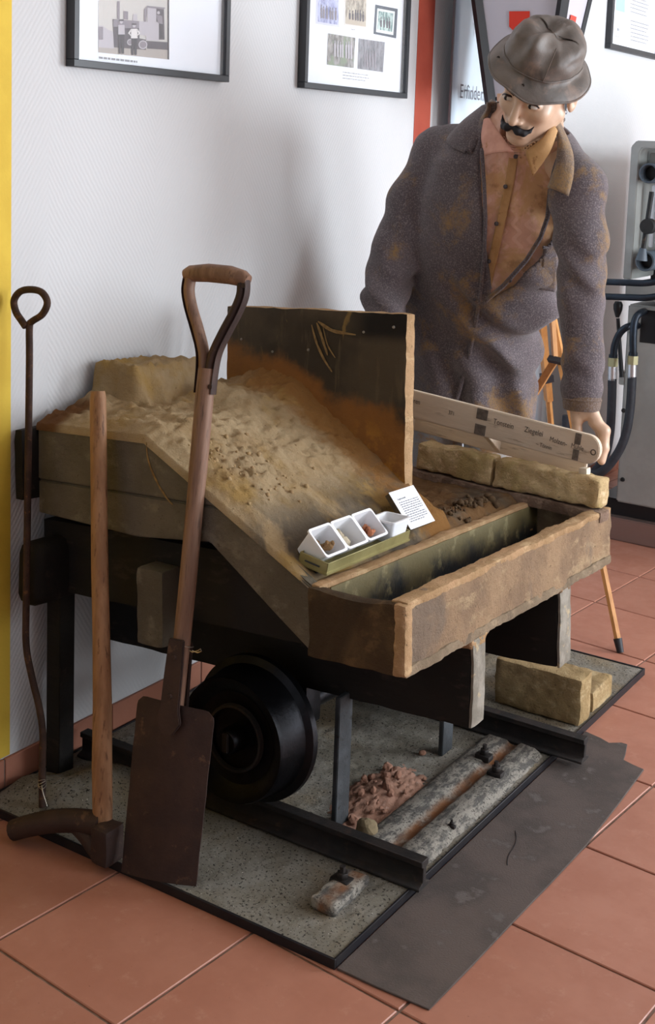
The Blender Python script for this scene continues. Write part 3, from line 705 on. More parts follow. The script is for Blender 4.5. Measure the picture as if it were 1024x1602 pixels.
# wooden double brick mould held at its end
M('pale_mould_wood', 'd6c5b0', 'c8b7a2', 14, c3='a39280', s3=60, rough=.8, bump=.3, bs=60, stretch=(.15, 1, 1))
M('tenon_grey', '6f655c', '5c534b', 60, rough=.8); M('pencil', '5a5048', bump=0, rough=.9)
pA, pB = tpt(640, 631, y=.885), tpt(929, 706, y=.885)
ang = math.atan2(pA.z - pB.z, pB.x - pA.x); LEN = math.hypot(pB.x - pA.x, pA.z - pB.z)
mo = MT @ Matrix.Translation(pB) @ Matrix.Rotation(ang, 4, 'Y')        # local +x along the mould to its rounded end
mould = thing('brick_mould', 'pale wooden double brick mould with pencilled writing, resting on the fresh bricks', 'mould', mat=mo)
def mside(y0, y1, dz, tilt=0, nm='mould_side', m='pale_mould_wood'):
    h = .0355; po = []
    for k in range(9): a = -math.pi / 2 + math.pi * k / 8; po.append((-.018 + .032 * math.cos(a), h * math.sin(a) + dz))
    po += [(-.60 + .0 * k, h + dz) for k in (0,)] + [(-.60, -h + dz)]
    return prism(nm, po, 1, y0, y1, MATS[m], mould, bev=.002)
ms = mside(0, .018, 0)
prism('mould_side', [(-.60, -.097), (-.06, -.097), (-.06, -.027), (-.60, -.027)], 1, .118, .132, MATS['pale_mould_wood'], mould, bev=.002)
for x in (-.045, -.305, -.565): prism('cross_piece', [(.016, -.030), (.045, -.034), (.045, .012), (.016, .028)] if x > -.1 else [(.016, -.030), (.12, -.092), (.12, -.034), (.016, .028)], 0, x - .008, x + .008, MATS['pale_mould_wood'], mould, bev=.001)
for x in (-.045, -.305):
    wd = .008 if x > -.1 else .0155
    for z0, z1 in ((.006, .033), (-.033, -.007)): box('tenon', (x - wd, -.0012, z0), (x + wd, .002, z1), MATS['tenon_grey'], ms, bev=.0006, seg=1)
def pen(txt, x, z, s, rot=0): letters('lettering', txt, s, MATS['pencil'], ms, Matrix.Translation((x, -.0008, z)) @ Matrix.Rotation(math.radians(90), 4, 'X') @ Matrix.Rotation(math.radians(rot), 4, 'Z'), .82)
pen('Tonstein', -.272, .004, .0195, -1); pen('Ziegelei', -.186, .004, .0195, -1); pen('Molzen-', -.117, -.003, .0175, -3); pen('M\u00fchle', -.060, -.005, .0165, -2); pen('~ T\u00f6nnin', -.150, -.022, .014, -2)
pen('oh. fahren', -.545, .005, .018, -1); pen('371', -.40, -.002, .015)
lathe('stamp', [(.0045, -.0004), (.006, -.0008), (.0075, -.0004)], MATS['tenon_grey'], ms, 16, 'Y', (-.002, 0, -.003))

# ================================================================== TOOLS LEANING ON THE BENCH
M('ash_wood', '846552', '705444', 9, c3='584235', s3=25, t3=(.55, .7), rough=.5, bump=.25, bs=40, stretch=(6, 6, .5))
M('pick_wood', '9a7353', '856043', 9, c3='664630', s3=22, t3=(.55, .68), rough=.6, bump=.3, bs=40, stretch=(5, 5, .6))
M('rust_iron', '3a2d2a', '44342e', 12, c3='5d473a', s3=35, t3=(.6, .72), rough=.65, metal=.35, bump=.4, bs=110, bd=.003)
M('rod_rust', '3c2c26', '4c382e', 30, c3='6b4a34', s3=60, rough=.75, metal=.3, bump=.6, bs=160, bd=.003)
M('wire', 'b8b0a2', bump=0, rough=.35, metal=.9)
# spade
b0 = Vector((.517, -.002, .0185)); tp = Vector((.478, .192, 1.186)); ax = (tp - b0).normalized()
yaw = math.radians(8); sx = Vector((math.cos(yaw), math.sin(yaw), 0)); sx = (sx - ax * sx.dot(ax)).normalized(); sn = ax.cross(sx) * 1  # sx across, ax along
if sn.y > 0: sn = -sn
R4 = Matrix((sx, -sn, ax)).transposed().to_4x4(); sm4 = Matrix.Translation(b0) @ R4     # local: x across, y back, z along
SPL = (tp - b0).length
spade = thing('spade', 'old spade with rusty square blade and wooden handle with open triangular grip', 'spade', mat=sm4)
V, F = [], []; nbx, nbz = 16, 26; BH, BWd = .342, .0885
for s in (0, 1):
    for i in range(nbx + 1):
        for j in range(nbz + 1):
            u = -1 + 2 * i / nbx; t = j / nbz; w_ = BWd * (1 - .07 * (1 - t) * 0 + .0) * (.965 + .035 * t)
            z = t * BH; c = max(0, t - .93) / .07
            wz = w_ * (1 - .025 * c ** 3)
            zz = z - .012 * (abs(u) ** 14) * max(0, t - .9) / .1 + .008 * (1 - t) * (1 if t < .02 else 0) * u
            V.append((u * wz + .001 * nz((u, t, 0), 7), -.012 * (1 - u * u) * (.3 + .7 * t) * 0 + .010 * u * u + (.0022 if s else 0) + .001 * nz((u * 2, t * 4, 1), 2), zz))
n1 = (nbx + 1) * (nbz + 1)
for s in (0, 1):
    for i in range(nbx):
        for j in range(nbz):
            a = s * n1 + i * (nbz + 1) + j; f = (a, a + nbz + 1, a + nbz + 2, a + 1); F.append(f if not s else f[::-1])
for i in range(nbx):
    for j in (0, nbz): a = i * (nbz + 1) + j; F.append((a, a + nbz + 1, a + nbz + 1 + n1, a + n1))
for j in range(nbz):
    for i in (0, nbx): a = i * (nbz + 1) + j; F.append((a, a + 1, a + 1 + n1, a + n1))
fixn(obj('blade', V, F, MATS['rust_iron'], spade, 40))
prism('socket_strap', [(-.017, .47), (.017, .47), (.02, .40), (.021, .335), (.028, .31), (.012, .285), (-.012, .285), (-.028, .31), (-.021, .335), (-.02, .40)], 1, -.010, -.002, MATS['rust_iron'], spade, bev=.002).location = (0, -.004, 0)
prism('socket_strap', [(-.016, .46), (.016, .46), (.02, .33), (-.02, .33)], 1, .022, .028, MATS['rust_iron'], spade, bev=.002)
for z in (.36, .435): lathe('rivet', [(0, -.018), (.004, -.0175), (.0055, -.014)], MATS['rust_iron'], spade, 10, 'Y', (0, 0, z))
sh = [(0, .009, .335), (0, .009, .45), (0, .008, .60), (0, .004, .80), (0, .0, .94), (0, 0, 1.0)]
tubo('shaft', spline(sh, 5), [(.0175, .014)] * 5 + [.0175] * 10 + [.0185] * 6 + [.0185] * 5, MATS['ash_wood'], spade, 18)
gw = .0605
for s in (-1, 1):
    pts = spline([(s * .006, 0, .985), (s * .012, 0, 1.03), (s * .030, 0, 1.075), (s * .049, 0, 1.115), (s * gw, 0, 1.15), (s * (gw - .002), 0, 1.182)], 5)
    h_ = tubo('grip_arm', pts, [(.0105, .0135)] * len(pts), MATS['ash_wood'] if s < 0 else MATS['rust_iron'], spade, 10)
    pts2 = spline([(s * .0195, 0, .95), (s * .0205, 0, 1.0), (s * .026, 0, 1.035), (s * .043, 0, 1.075), (s * .0615, 0, 1.115), (s * (gw + .0115), 0, 1.15), (s * (gw + .0095), 0, 1.183)], 5)
    tubo('grip_strap', pts2, [(.002, .011)] * len(pts2) if True else 0, MATS['rust_iron'], h_, 8)
tubo('grip_bar', [(-gw - .012, 0, 1.180), (-gw, 0, 1.184), (-.02, 0, 1.188), (.03, 0, 1.187), (gw, 0, 1.182), (gw + .011, 0, 1.178)], [.012, .0165, .0185, .0185, .0165, .012], MATS['ash_wood'], spade, 16)
for x, z in ((gw + .012, 1.168), (.021, .965)): tubo('rivet', [(x - .003, -.012, z), (x - .003, -.0145, z)], .005, MATS['rust_iron'], spade, 10)
wpts = [(.024 * math.cos(a), .009 + .022 * math.sin(a), .455 - .004 * math.sin(a)) for a in [i / 14 * 6.283 for i in range(15)]]
tubo('wire', wpts, .0011, MATS['wire'], spade, 6)
tubo('wire', [(.024, -.002, .452), (.035, -.006, .450), (.046, -.004, .455), (.052, -.006, .460), (.055, -.006, .456), (.046, -.005, .451), (.034, -.006, .453)], .0011, MATS['wire'], spade, 6)

# pick with its wooden helve
pb, ptp = Vector((.372, .004, .055)), pt(153, 612, Y=.112)
pick = thing('pick_mattock', 'rusty mattock head on a straight brown wooden handle leaning on the bench side', 'pick', (0, 0, 0))
hp = [pb.lerp(ptp, t) for t in (0, .08, .16, .3, .45, .6, .75, .9, .985, 1.0)]; hp[3].x += .003; hp[4].x += .002
tubo('helve', hp, [(.021, .017), (.022, .018), (.0225, .018), (.021, .017), (.0185, .0165), (.018, .0165), (.0175, .016), (.0175, .016), (.0175, .016), (.015, .0135)], MATS['pick_wood'], pick, 16)
ey = pt(165, 1318, Y=-.012)
rbox('pick_eye', (ey.x - .022, ey.y - .022, ey.z - .040), (ey.x + .022, ey.y + .03, ey.z + .036), MATS['rust_iron'], pick, cell=.008, amp=.0015, rnd=.006, seed=61)
arm = spline([pt(160, 1290, Y=.005), pt(120, 1284, Y=-.005), pt(80, 1285, Y=-.02), pt(45, 1292, Y=-.035), pt(18, 1300, Y=-.045)], 6)
tubo('pick_arm', arm, [(.024 - .0045 * (i / len(arm)), .026 - .005 * (i / len(arm))) if i < len(arm) - 1 else (.014, .016) for i in range(len(arm))], MATS['rust_iron'], pick, 14)
a2 = spline([pt(118, 1290, Y=-.004), pt(135, 1308, Y=-.008), pt(150, 1330, Y=-.012), pt(160, 1343, Y=-.014)], 5)
tubo('pick_rib', a2, [(.016, .017)] * len(a2), MATS['rust_iron'], pick, 12)

# iron rod with a looped end
rp = spline([pt(66, 1262, Y=.045), pt(66, 1200, Y=.047), pt(67, 1150, Y=.05), pt(62, 1110, Y=.053), pt(50, 1060, Y=.056), pt(41, 1010, Y=.06), pt(41, 940, Y=.063), pt(43, 800, Y=.07), pt(45, 650, Y=.077), pt(46, 560, Y=.082), pt(46, 512, Y=.084), pt(50, 503, Y=.084), pt(66, 492, Y=.084), pt(74, 474, Y=.084), pt(66, 458, Y=.084), pt(50, 453, Y=.084), pt(32, 456, Y=.083), pt(22, 470, Y=.081), pt(25, 488, Y=.079), pt(34, 502, Y=.077), pt(40, 511, Y=.076)], 5)
rod = tubo('looped_rod', rp, .0075, MATS['rod_rust'], None, 10)
tag(rod, 'long rusty iron rod with a looped top leaning by the yellow stripe', 'rod')
wl = thing('binding_wire', 'twist of thin wire around the foot of the looped iron rod', 'wire', pt(66, 1225, Y=.047))
for k in range(4):
    c0 = Vector((0, 0, -.006 + .005 * k)); tubo('wire_turn', [c0 + Vector((.009 * math.cos(a), .009 * math.sin(a), .003 * math.sin(2 * a + k))) for a in [i / 12 * 6.283 for i in range(13)]], .0008, MATS['wire'], wl, 5)
for k in range(3): tubo('wire_end', [(.006, -.007, -.004 * k), (.015 + .004 * k, -.012, -.012 - .008 * k), (.022 + .003 * k, -.012, -.026 - .006 * k)], .0008, MATS['wire'], wl, 5)

# ================================================================== FLOOR THINGS
M('bitumen_mat', '5c514c', '4d4541', 7, c3='645c58', s3=14, rough=.85, bump=.5, bs=230, bd=.003)
poly = [(.9395, .003), (1.02, .002), (1.127, .005), (1.133, .15), (1.137, .307), (1.143, .47), (1.147, .638), (1.14, .85), (1.131, 1.030), (1.10, 1.037), (1.074, 1.046), (1.066, 1.08), (1.052, 1.128), (1.036, 1.128), (1.012, 1.108), (.985, 1.12), (.953, 1.128), (.9395, 1.132)]
mat_o = prism('rubber_mat', poly, 2, .0005, .0045, MATS['bitumen_mat'], None, bev=.001, seg=1)
tag(mat_o, 'dark grey worn sheet mat with torn corner lying along the gravel base', 'mat')
tubo('crack', [(1.0 + .03 * math.sin(i * .7) * .2 + .006 * i, .60 - .016 * i, .0046) for i in range(9)], .0009, MATS['black_edge'], mat_o, 5)
clay_wood('yellow_brick', 'ad946c', '9b835c', 'bca680', '866f4e', 12, .7, 1.15)
for lo, hi, lab, sd in (((.688, 1.113, .019), (.930, 1.183, .141), 'yellow brick standing on edge at the front of the gravel base', 71), ((.70, 1.205, .019), (.926, 1.345, .075), 'yellow brick lying flat behind the one standing on edge', 77)):
    o = rbox('yellow_brick', lo, hi, MATS['yellow_brick'], None, cell=.009, amp=.0025, sc=50, rnd=.006, seed=sd); tag(o, lab, 'brick', 'yellow bricks on the gravel base')
M('brick_dust', 'a57e6b', '95705d', 20, c3='b8998a', s3=60, rough=.95, bump=.7, bs=160); M('rubble_red', 'a37a66', '8d6653', 30, rough=.95, bump=.6, bs=160, rnd=.3)
M('pale_rock', '8f7f62', '7a6a50', 30, c3='a3947a', s3=60, rough=.9, bump=.5, bs=120)
V, F = [], []; n = 40
ca, cb = pt(560, 1295, Z=.02), pt(655, 1215, Z=.02); mid = (ca + cb) / 2 + Vector((-.03, .0, 0)); dr = (cb - ca).normalized(); pr_ = Vector((-dr.y, dr.x, 0))
for i in range(n + 1):
    for j in range(n + 1):
        a, b = -1 + 2 * i / n, -1 + 2 * j / n; q = mid + dr * a * .175 + pr_ * b * .085
        r2 = a * a + b * b + .35 * nz((a, b, 0), 1.6, 4); hh = max(-.012, .020 * (1 - r2)) + (.004 * nz(q, 60, 2) + .006 * nz(q, 120, 6)) * (1 if r2 < 1.1 else 0)
        V.append((q.x, q.y, .0145 + hh))
for i in range(n):
    for j in range(n): a = i * (n + 1) + j; F.append((a, a + 1, a + n + 2, a + n + 1))
fixn(obj('brick_rubble', V, F, MATS['brick_dust'], None, 180, kind='stuff', label='heap of crushed red brick rubble on the gravel beside the leg', category='rubble'))
rm = [stone_mesh('red_lump', 1, s, MATS['rubble_red'], (1, .85, .7), 2, .4) for s in (3, 8, 14, 21)]
random.seed(11)
for i in range(34):
    a, b = random.uniform(-.75, .75), random.uniform(-.7, .7); q = mid + dr * a * .175 + pr_ * b * .085; r = random.choice((.004, .005, .007, .009, .012))
    o = stone('red_lump', rm[i % 4], (q.x, q.y, .0175 + .018 * max(0, 1 - a * a - b * b) + r * .45), None, r); tag(o, 'small lump of crushed red brick on the rubble heap', 'stone', 'lumps on the rubble heap')
q = pt(573, 1300, Z=.03); o = stone('round_stone', stone_mesh('round_stone', 1, 33, MATS['pale_rock'], (1, .85, .9), 3, .25), (q.x, q.y, .037), (0, 0, .4), .023); tag(o, 'pale rounded stone in front of the red rubble heap', 'stone')
for u, v, r, lab in ((447, 1269, .011, 'small pale stone by the rail behind the wheel'), (660, 1178, .009, 'small reddish stone by the rear iron leg')):
    q = pt(u, v, Z=.025); o = stone('small_stone', stone_mesh('small_stone', 1, 40 + r * 99, MATS['pale_rock' if u < 500 else 'rubble_red'], (1, .8, .7), 2, .3), (q.x, q.y, .02 + r * .6), (0, 0, .4), r); tag(o, lab, 'stone')
# ================================================================== THE MANNEQUIN
def cloth_m(name, base_, alt, dust, dscale, damt, fuzz=.7, rough=.95, bs=260):
    t = NT(name)
    c = t.mix(t.ramp(t.noise(7, 4), .35, .65), lin(base_), lin(alt))
    c = t.mix(t.ramp(t.noise(bs, 3, .7), .45, .68, 0, .6), c, lin('8f8486'))
    d = t.math('MULTIPLY', t.ramp(t.noise(dscale, 5, .7, dist=.4), *damt), t.ramp(t.noise(160, 4, .7), .38, .58, .45, 1))
    c = t.mix(d, c, lin(dust)); t.col(c); t.set(rough, 0, .1); t.b.inputs['Sheen Weight'].default_value = .25; t.b.inputs['Sheen Roughness'].default_value = .6
    t.bump(t.noise(bs, 4, .75), fuzz, .003); MATS[name] = t.m; return t.m
cloth_m('grey_fleece', '5a5155', '4d4549', '8a6c44', 7.5, (.51, .68)); cloth_m('dusty_fleece', '655850', '5a4d46', '8f7350', 9, (.40, .6))
cloth_m('cuff_fleece', '6f5a48', '604d3d', '8f7350', 9, (.40, .6)); cloth_m('plain_fleece', '5a5155', '4d4549', '8a6c44', 7, (.62, .8)); cloth_m('trouser_cloth', 'a8a6a4', '8f95a0', 'a5825a', 16, (.45, .6), .2)
def shirt_m():
    t = NT('pink_shirt'); x, y, z = t.sep()
    c = t.mix(t.ramp(t.noise(9, 4), .35, .65), lin('e0b4a0'), lin('d6a692'))
    st = t.math('SINE', t.math('ADD', t.math('MULTIPLY', x, 180), t.math('MULTIPLY', t.math('SINE', t.math('MULTIPLY', z, 160)), 1.3)))
    c = t.mix(t.ramp(st, .2, .8, 0, .5), c, lin('ecc6b4'))
    c = t.mix(t.ramp(t.noise(7, 5, .65, dist=.4), .46, .6, 0, .9), c, lin('cca276'))
    c = t.mix(t.ramp(t.noise(14, 5, .65), .58, .7, 0, .5), c, lin('8a6240')); t.col(c); t.set(.85, 0, .2); t.bump(t.math('ADD', st, t.math('MULTIPLY', t.noise(60, 4), 3)), .25, .002); return t.m
SHIRT = shirt_m(); M('ochre_shirt', 'bb9468', 'a98256', 14, c3='7a5230', s3=30, rough=.85, bump=.3, bs=90); M('pink_collar', 'd6a594', 'c89686', 16, c3='a5764e', s3=20, rough=.85, bump=.25, bs=90)
M('mannequin_skin', 'd0b096', 'c8a78d', 12, c3='b08e68', s3=9, t3=(.62, .8), rough=.38, spec=.45, bump=.06, bs=60); M('painted_eye', 'cfc6bc', bump=0, rough=.3); M('eye_dark', '2a1f1a', bump=0, rough=.3); M('moustache_black', '17151a', bump=.6, bs=260, rough=.45, stretch=(1, 1, 2)); M('brow_brown', '5a4336', bump=0, rough=.7); M('button_grey', '4a4346', bump=0, rough=.4); M('lip', 'a06a58', bump=0, rough=.4)
def hat_m():
    t = NT('worn_leather_hat'); c = t.mix(t.ramp(t.noise(9, 5, .6), .35, .65), lin('6a615a'), lin('59524d')); c = t.mix(t.ramp(t.noise(13, 5, .65, dist=.5), .55, .68, 0, .8), c, lin('7d6a5e'))
    c = t.mix(t.ramp(t.noise(7, 5, .6), .58, .68, 0, .7), c, lin('423e3a')); t.col(c); t.set(.5, 0, .4); t.bump(t.noise(50, 6, .7), .3, .004); return t.m
HATM = hat_m()
man = thing('person', 'mannequin in dusty grey jacket, pink shirt and battered hat bending over the bench', 'person', (.42, 1.42, 0)); MO = np.array(man.location)
TZ = np.array([.66, .74, .82, .92, 1.05, 1.20, 1.32, 1.42, 1.49, 1.56]); TCX = np.array([.385, .388, .390, .408, .455, .498, .525, .55, .575, .60]); TCY = np.array([1.43, 1.43, 1.42, 1.39, 1.35, 1.31, 1.285, 1.27, 1.265, 1.26])
TRX = np.array([.20, .198, .20, .206, .226, .226, .222, .19, .13, .08]); TRY = np.array([.14, .138, .135, .13, .135, .14, .135, .115, .09, .07])
def tor(s, shrink=0.0):
    z = s.z; cx, cy, rx, ry = (np.interp(z, TZ, a).astype(np.float32) for a in (TCX, TCY, TRX, TRY)); rx = rx - shrink; ry = ry - shrink
    k = np.sqrt(((s.x - cx) / rx) ** 2 + ((s.y - cy) / ry) ** 2); return (k - 1) * np.minimum(rx, ry) * .97
def yfront(x, z):
    cx, cy, rx, ry = (float(np.interp(z, TZ, a)) for a in (TCX, TCY, TRX, TRY)); q = 1 - min(.96, ((x - cx) / rx) ** 2); return cy - ry * math.sqrt(q)
def hit(u, v, off=.006):
    Y = 1.2
    for _ in range(12): p = pt(u, v, Y=Y); Y = .5 * Y + .5 * (yfront(p.x, p.z) - off)
    return pt(u, v, Y=Y)
def poly2(s, poly):
    X, Z = s.x[:, 0, 0][:, None], s.z[0, 0, :][None, :]; d = np.full((X.shape[0], Z.shape[1]), 1e9, np.float32); sg = np.ones_like(d); n = len(poly)
    for i in range(n):
        (x1, z1), (x0, z0) = poly[i], poly[i - 1]; ex, ez = x0 - x1, z0 - z1; wx, wz = X - x1, Z - z1
        t = np.clip((wx * ex + wz * ez) / (ex * ex + ez * ez), 0, 1); d = np.minimum(d, (wx - ex * t) ** 2 + (wz - ez * t) ** 2)
        c1, c2, c3 = Z >= z1, Z < z0, ex * wz > ez * wx; fl = (c1 & c2 & c3) | (~c1 & ~c2 & ~c3); sg = np.where(fl, -sg, sg)
    return (sg * np.sqrt(d))[:, None, :]
def P3(u, v, y): return tuple(pt(u, v, Y=y))
SR = [(P3(686, 246, 1.28), .066), (P3(646, 318, 1.245), .070), (P3(617, 395, 1.20), .066), (P3(603, 465, 1.14), .058), (P3(610, 545, 1.06), .044)]
SL = [(P3(901, 294, 1.205), .064), (P3(909, 380, 1.175), .061), (P3(911, 470, 1.155), .057), (P3(913, 555, 1.135), .052), (P3(911, 608, 1.125), .045), (P3(909, 641, 1.12), .036)]
NK = [(P3(770, 222, 1.285), .058), (P3(858, 240, 1.25), .056)]
def sleeves(s, shrink=0, k=.03):
    d = None
    for ch in (SR, SL):
        for (a, ra), (b, rb) in zip(ch[:-1], ch[1:]):
            q = s.cone(a, b, ra - shrink, rb - shrink); d = q if d is None else s.smin(d, q, .02)
    for (a, ra), (b, rb) in ((NK[0], SR[0]), (NK[1], SL[0]), (NK[0], NK[1])): d = s.smin(d, s.cone(a, b, ra - shrink, rb - shrink), .03)
    return d
# jacket
s = SDF((.02, 1.0, .64), (.95, 1.60, 1.58), .0052)
sw = snoise(s.x, s.y, s.z, 26, 5)
fold = .012 * np.sin(50 * (.55 * (s.x - .5) + .85 * (s.z - 1.0)) + 1.4 * sw) * np.clip((1.18 - s.z) / .15, 0, 1) * np.clip((s.z - .78) / .1, 0, 1) * np.clip((s.x - .40) / .1, 0, 1)
fold = fold + .012 * np.sin(52 * s.x + 6 * s.z + sw) * np.clip((1.0 - s.z) / .2, 0, 1) + .0035 * sw
TOR = s.smin(tor(s), s.cone(NK[0][0], SR[0][0], .058, .066), .04); TOR = s.smin(TOR, s.cone(NK[1][0], SL[0][0], .056, .067), .04); TOR = s.smin(TOR, s.cone(NK[0][0], NK[1][0], .058, .056), .04)
slv = sleeves(s) + (.0055 * np.sin(62 * s.z + 40 * s.x + 3.2 * snoise(s.x, s.y, s.z, 18, 9)) * (.5 + .5 * np.sin(11 * s.z + 2)) + .003 * sw)
fold = fold - .012
s.f = s.smin(TOR + .006 + fold, slv, .022)
outer = s.f.copy(); s.f = np.maximum(outer, -(outer + .0165))
s.f = np.maximum(s.f, (.700 + .02 * np.sin(9 * s.x)) - s.z)                                  # hem
for ch in (SR, SL):                                                                              # open cuffs
    a, b = np.array(ch[-2][0]), np.array(ch[-1][0]); d = (b - a) / np.linalg.norm(b - a)
    pl = (s.x - b[0]) * d[0] + (s.y - b[1]) * d[1] + (s.z - b[2]) * d[2]; rr = np.sqrt((s.x - b[0]) ** 2 + (s.y - b[1]) ** 2 + (s.z - b[2]) ** 2)
    s.f = np.where(rr < .12, np.maximum(s.f, pl), s.f)
VP = [(751, 160), (750, 250), (757, 340), (754, 430), (751, 469), (786, 447), (824, 405), (850, 360), (863, 300), (868, 240), (868, 160)]
vp = [(pt(u, v, Y=1.165).x, pt(u, v, Y=1.165).z) for u, v in VP]
front = s.y - np.interp(s.z, TZ, TCY).astype(np.float32) + .01
s.f = np.maximum(s.f, -np.maximum(poly2(s, vp), front))
nc = s.cone(P3(815, 232, 1.26), P3(818, 170, 1.16), .062, .066); s.f = np.maximum(s.f, -nc)      # neck opening
V, Q = s.net(); jacket = npmesh('jacket', V - MO, Q, MATS['grey_fleece'], man, iters=6, label='dark grey fleece shirt-jacket stained with ochre dust')
# shirt
s = SDF((.2, 1.0, .95), (.9, 1.5, 1.60), .006); sw = snoise(s.x, s.y, s.z, 24, 15)
s.f = s.smin(tor(s, .017), s.cone(NK[0][0], NK[1][0], .045, .043), .03) + .004 * np.sin(60 * s.x + 12 * s.z + 1.5 * sw) + .002 * sw
s.f = s.smin(s.f, s.cone(P3(815, 240, 1.25), P3(816, 205, 1.20), .060, .056), .02)
s.f = np.maximum(s.f, .98 - s.z); s.f = np.maximum(s.f, -s.cone(P3(815, 225, 1.23), P3(818, 150, 1.13), .052, .060))
V, Q = s.net(); npmesh('shirt', V - MO, Q, SHIRT, man, iters=2, label='pink wavy-patterned shirt stained ochre')
MOv = Vector(man.location)
def lofts(name, A, B, m, thick=.004, k=5, lift=None):
    A, B = spline(A, k), spline(B, k); n = len(A); V, F = [], []; W_ = 6
    for i in range(n):
        for j in range(W_ + 1): t = j / W_; q = A[i].lerp(B[i], t); q = q + (Vector((0, -1, .35)) * (lift * math.sin(t * 3.14)) if lift else Vector()); V.append(q - MOv)
    for i in range(n - 1):
        for j in range(W_): a = i * (W_ + 1) + j; F.append((a, a + W_ + 1, a + W_ + 2, a + 1))
    o = fixn(obj(name, V, F, m, man, 180)); md = o.modifiers.new('thick', 'SOLIDIFY'); md.thickness = thick; md.offset = 0; return o
H = hit
def col(pts, off): return [H(u, v, o) if o is not None else None for (u, v), o in zip(pts, off)]
lofts('jacket_collar', [P3(772, 166, 1.245), P3(764, 190, 1.205), P3(752, 214, 1.178), P3(738, 240, 1.16)], [P3(752, 168, 1.262), P3(720, 194, 1.215), P3(699, 222, 1.185), P3(728, 238, 1.158)], MATS['plain_fleece'], .007, lift=.010)
lofts('jacket_collar', [P3(856, 184, 1.20), P3(872, 214, 1.16), P3(870, 254, 1.13), P3(857, 294, 1.12)], [P3(872, 186, 1.215), P3(893, 235, 1.165), P3(896, 272, 1.135), P3(889, 307, 1.115)], MATS['dusty_fleece'], .007, lift=.010)
tubo('collar_stand', [Vector(P3(u, v, y)) - MOv for u, v, y in ((770, 172, 1.23), (768, 168, 1.27), (785, 178, 1.33), (825, 188, 1.345), (862, 190, 1.315), (872, 192, 1.25), (862, 188, 1.20))], [(.010, .022)] * 7, MATS['dusty_fleece'], man, 12)
lofts('shirt_collar', [P3(766, 186, 1.16), P3(781, 208, 1.125), P3(802, 237, 1.105)], [P3(757, 188, 1.165), P3(753, 216, 1.135), P3(759, 243, 1.12)], MATS['pink_collar'], .004, lift=.006)
lofts('shirt_collar', [P3(866, 190, 1.15), P3(848, 216, 1.115), P3(822, 236, 1.10)], [P3(871, 205, 1.155), P3(858, 240, 1.12), P3(833, 276, 1.105)], MATS['ochre_shirt'], .004, lift=.006)
def strip(name, pts, w_, off, m, thick=.003):
    return lofts(name, [H(u - w_, v, off) for u, v in pts], [H(u + w_, v, off) for u, v in pts], m, thick)
strip('shirt_placket', [(803, 243), (797, 285), (786, 335), (775, 385), (765, 430), (760, 455)], 7, -.010, MATS['ochre_shirt'])
def button(u, v, off, m, r=.0055):
    p = H(u, v, off) - MOv; lathe('button', [(0, -.002), (r * .5, -.0022), (r, -.001), (r, .002)], MATS[m], man, 12, 'Y', p)
for u, v in ((806, 245), (790, 292), (776, 350), (764, 409)): button(u, v, -.002, 'button_grey', .0058)
for u, v in ((856, 339), (797, 439), (742, 468), (733, 522), (722, 590)): button(u, v, .012, 'button_grey')
tubo('jacket_edge', [H(u, v, .009) - MOv for u, v in ((753, 232), (757, 290), (759, 340), (757, 400), (753, 440), (750, 470), (743, 510), (733, 560), (719, 610), (708, 645))], [(.0055, .005)] * 10, MATS['grey_fleece'], man, 8)
tubo('jacket_edge', [H(u, v, .009) - MOv for u, v in ((860, 296), (856, 340), (845, 372), (823, 407), (787, 447), (760, 470))], [(.0065, .006)] * 6, MATS['grey_fleece'], man, 8)
pk = [[(850, 388), (846, 420), (843, 452)], [(872, 391), (871, 424), (868, 457)]]
lofts('chest_pocket', [H(u, v, .007) for u, v in pk[0]], [H(u, v, .003) for u, v in pk[1]], MATS['grey_fleece'], .004)
tubo('pocket_hem', [H(u, v, o) - MOv for u, v, o in ((849, 387, .009), (861, 388, .007), (873, 390, .005))], .004, MATS['grey_fleece'], man, 8)
for ch, nm in ((SL, 'cuff'), (SR, 'cuff')):
    a, b = Vector(ch[-2][0]), Vector(ch[-1][0]); d = (b - a).normalized(); r = ch[-1][1]
    tubo(nm, [b - d * .050 - MOv, b - d * .046 - MOv, b - d * .02 - MOv, b - d * .002 - MOv, b + d * .002 - MOv, b - d * .006 - MOv], [r + .002, r + .010, r + .0115, r + .009, r + .004, r - .006], MATS['cuff_fleece'], man, 28)
    tubo('cuff_roll', [b - d * .026 + (Vector((math.cos(a_), math.sin(a_), 0)) - d * d.dot(Vector((math.cos(a_), math.sin(a_), 0)))).normalized() * (r + .0105) - MOv for a_ in [i_ / 24 * 6.2832 for i_ in range(25)]], .0032, MATS['cuff_fleece'], man, 6)
# body: head, neck, trunk, arms, hands in one mesh
HS, HYAW, HPIT, HROL = 1.071, -.136, .445, .339
HM = Matrix.Translation((.714, 1.14, 1.613)) @ (Matrix.Rotation(HYAW, 4, 'Z') @ Matrix.Rotation(HPIT, 4, 'X') @ Matrix.Rotation(HROL, 4, 'Y')) @ Matrix.Scale(HS, 4)
s = SDF((-.1, -.15, -.215), (.1, .135, .14), .0023)
s.f = s.ell((0, .014, .026), (.073, .093, .080))
s.add(s.ell((0, -.034, -.030), (.062, .060, .084)), .03)
for sd in (-1, 1):
    s.add(s.cone((sd * .050, -.005, -.052), (sd * .014, -.074, -.097), .022, .016), .025); s.add(s.ell((sd * .043, -.066, -.024), (.020, .020, .018)), .02)
s.add(s.ell((0, -.079, -.098), (.022, .018, .016)), .016)
s.add(s.cone((-.036, -.079, .021), (.036, -.079, .021), .012, .012), .016)
for sd in (-1, 1): s.cut(s.ell((sd * .033, -.112, .001), (.021, .022, .014)), .010)
s.add(s.cone((0, -.090, .010), (0, -.113, -.040), .0075, .0105), .010)
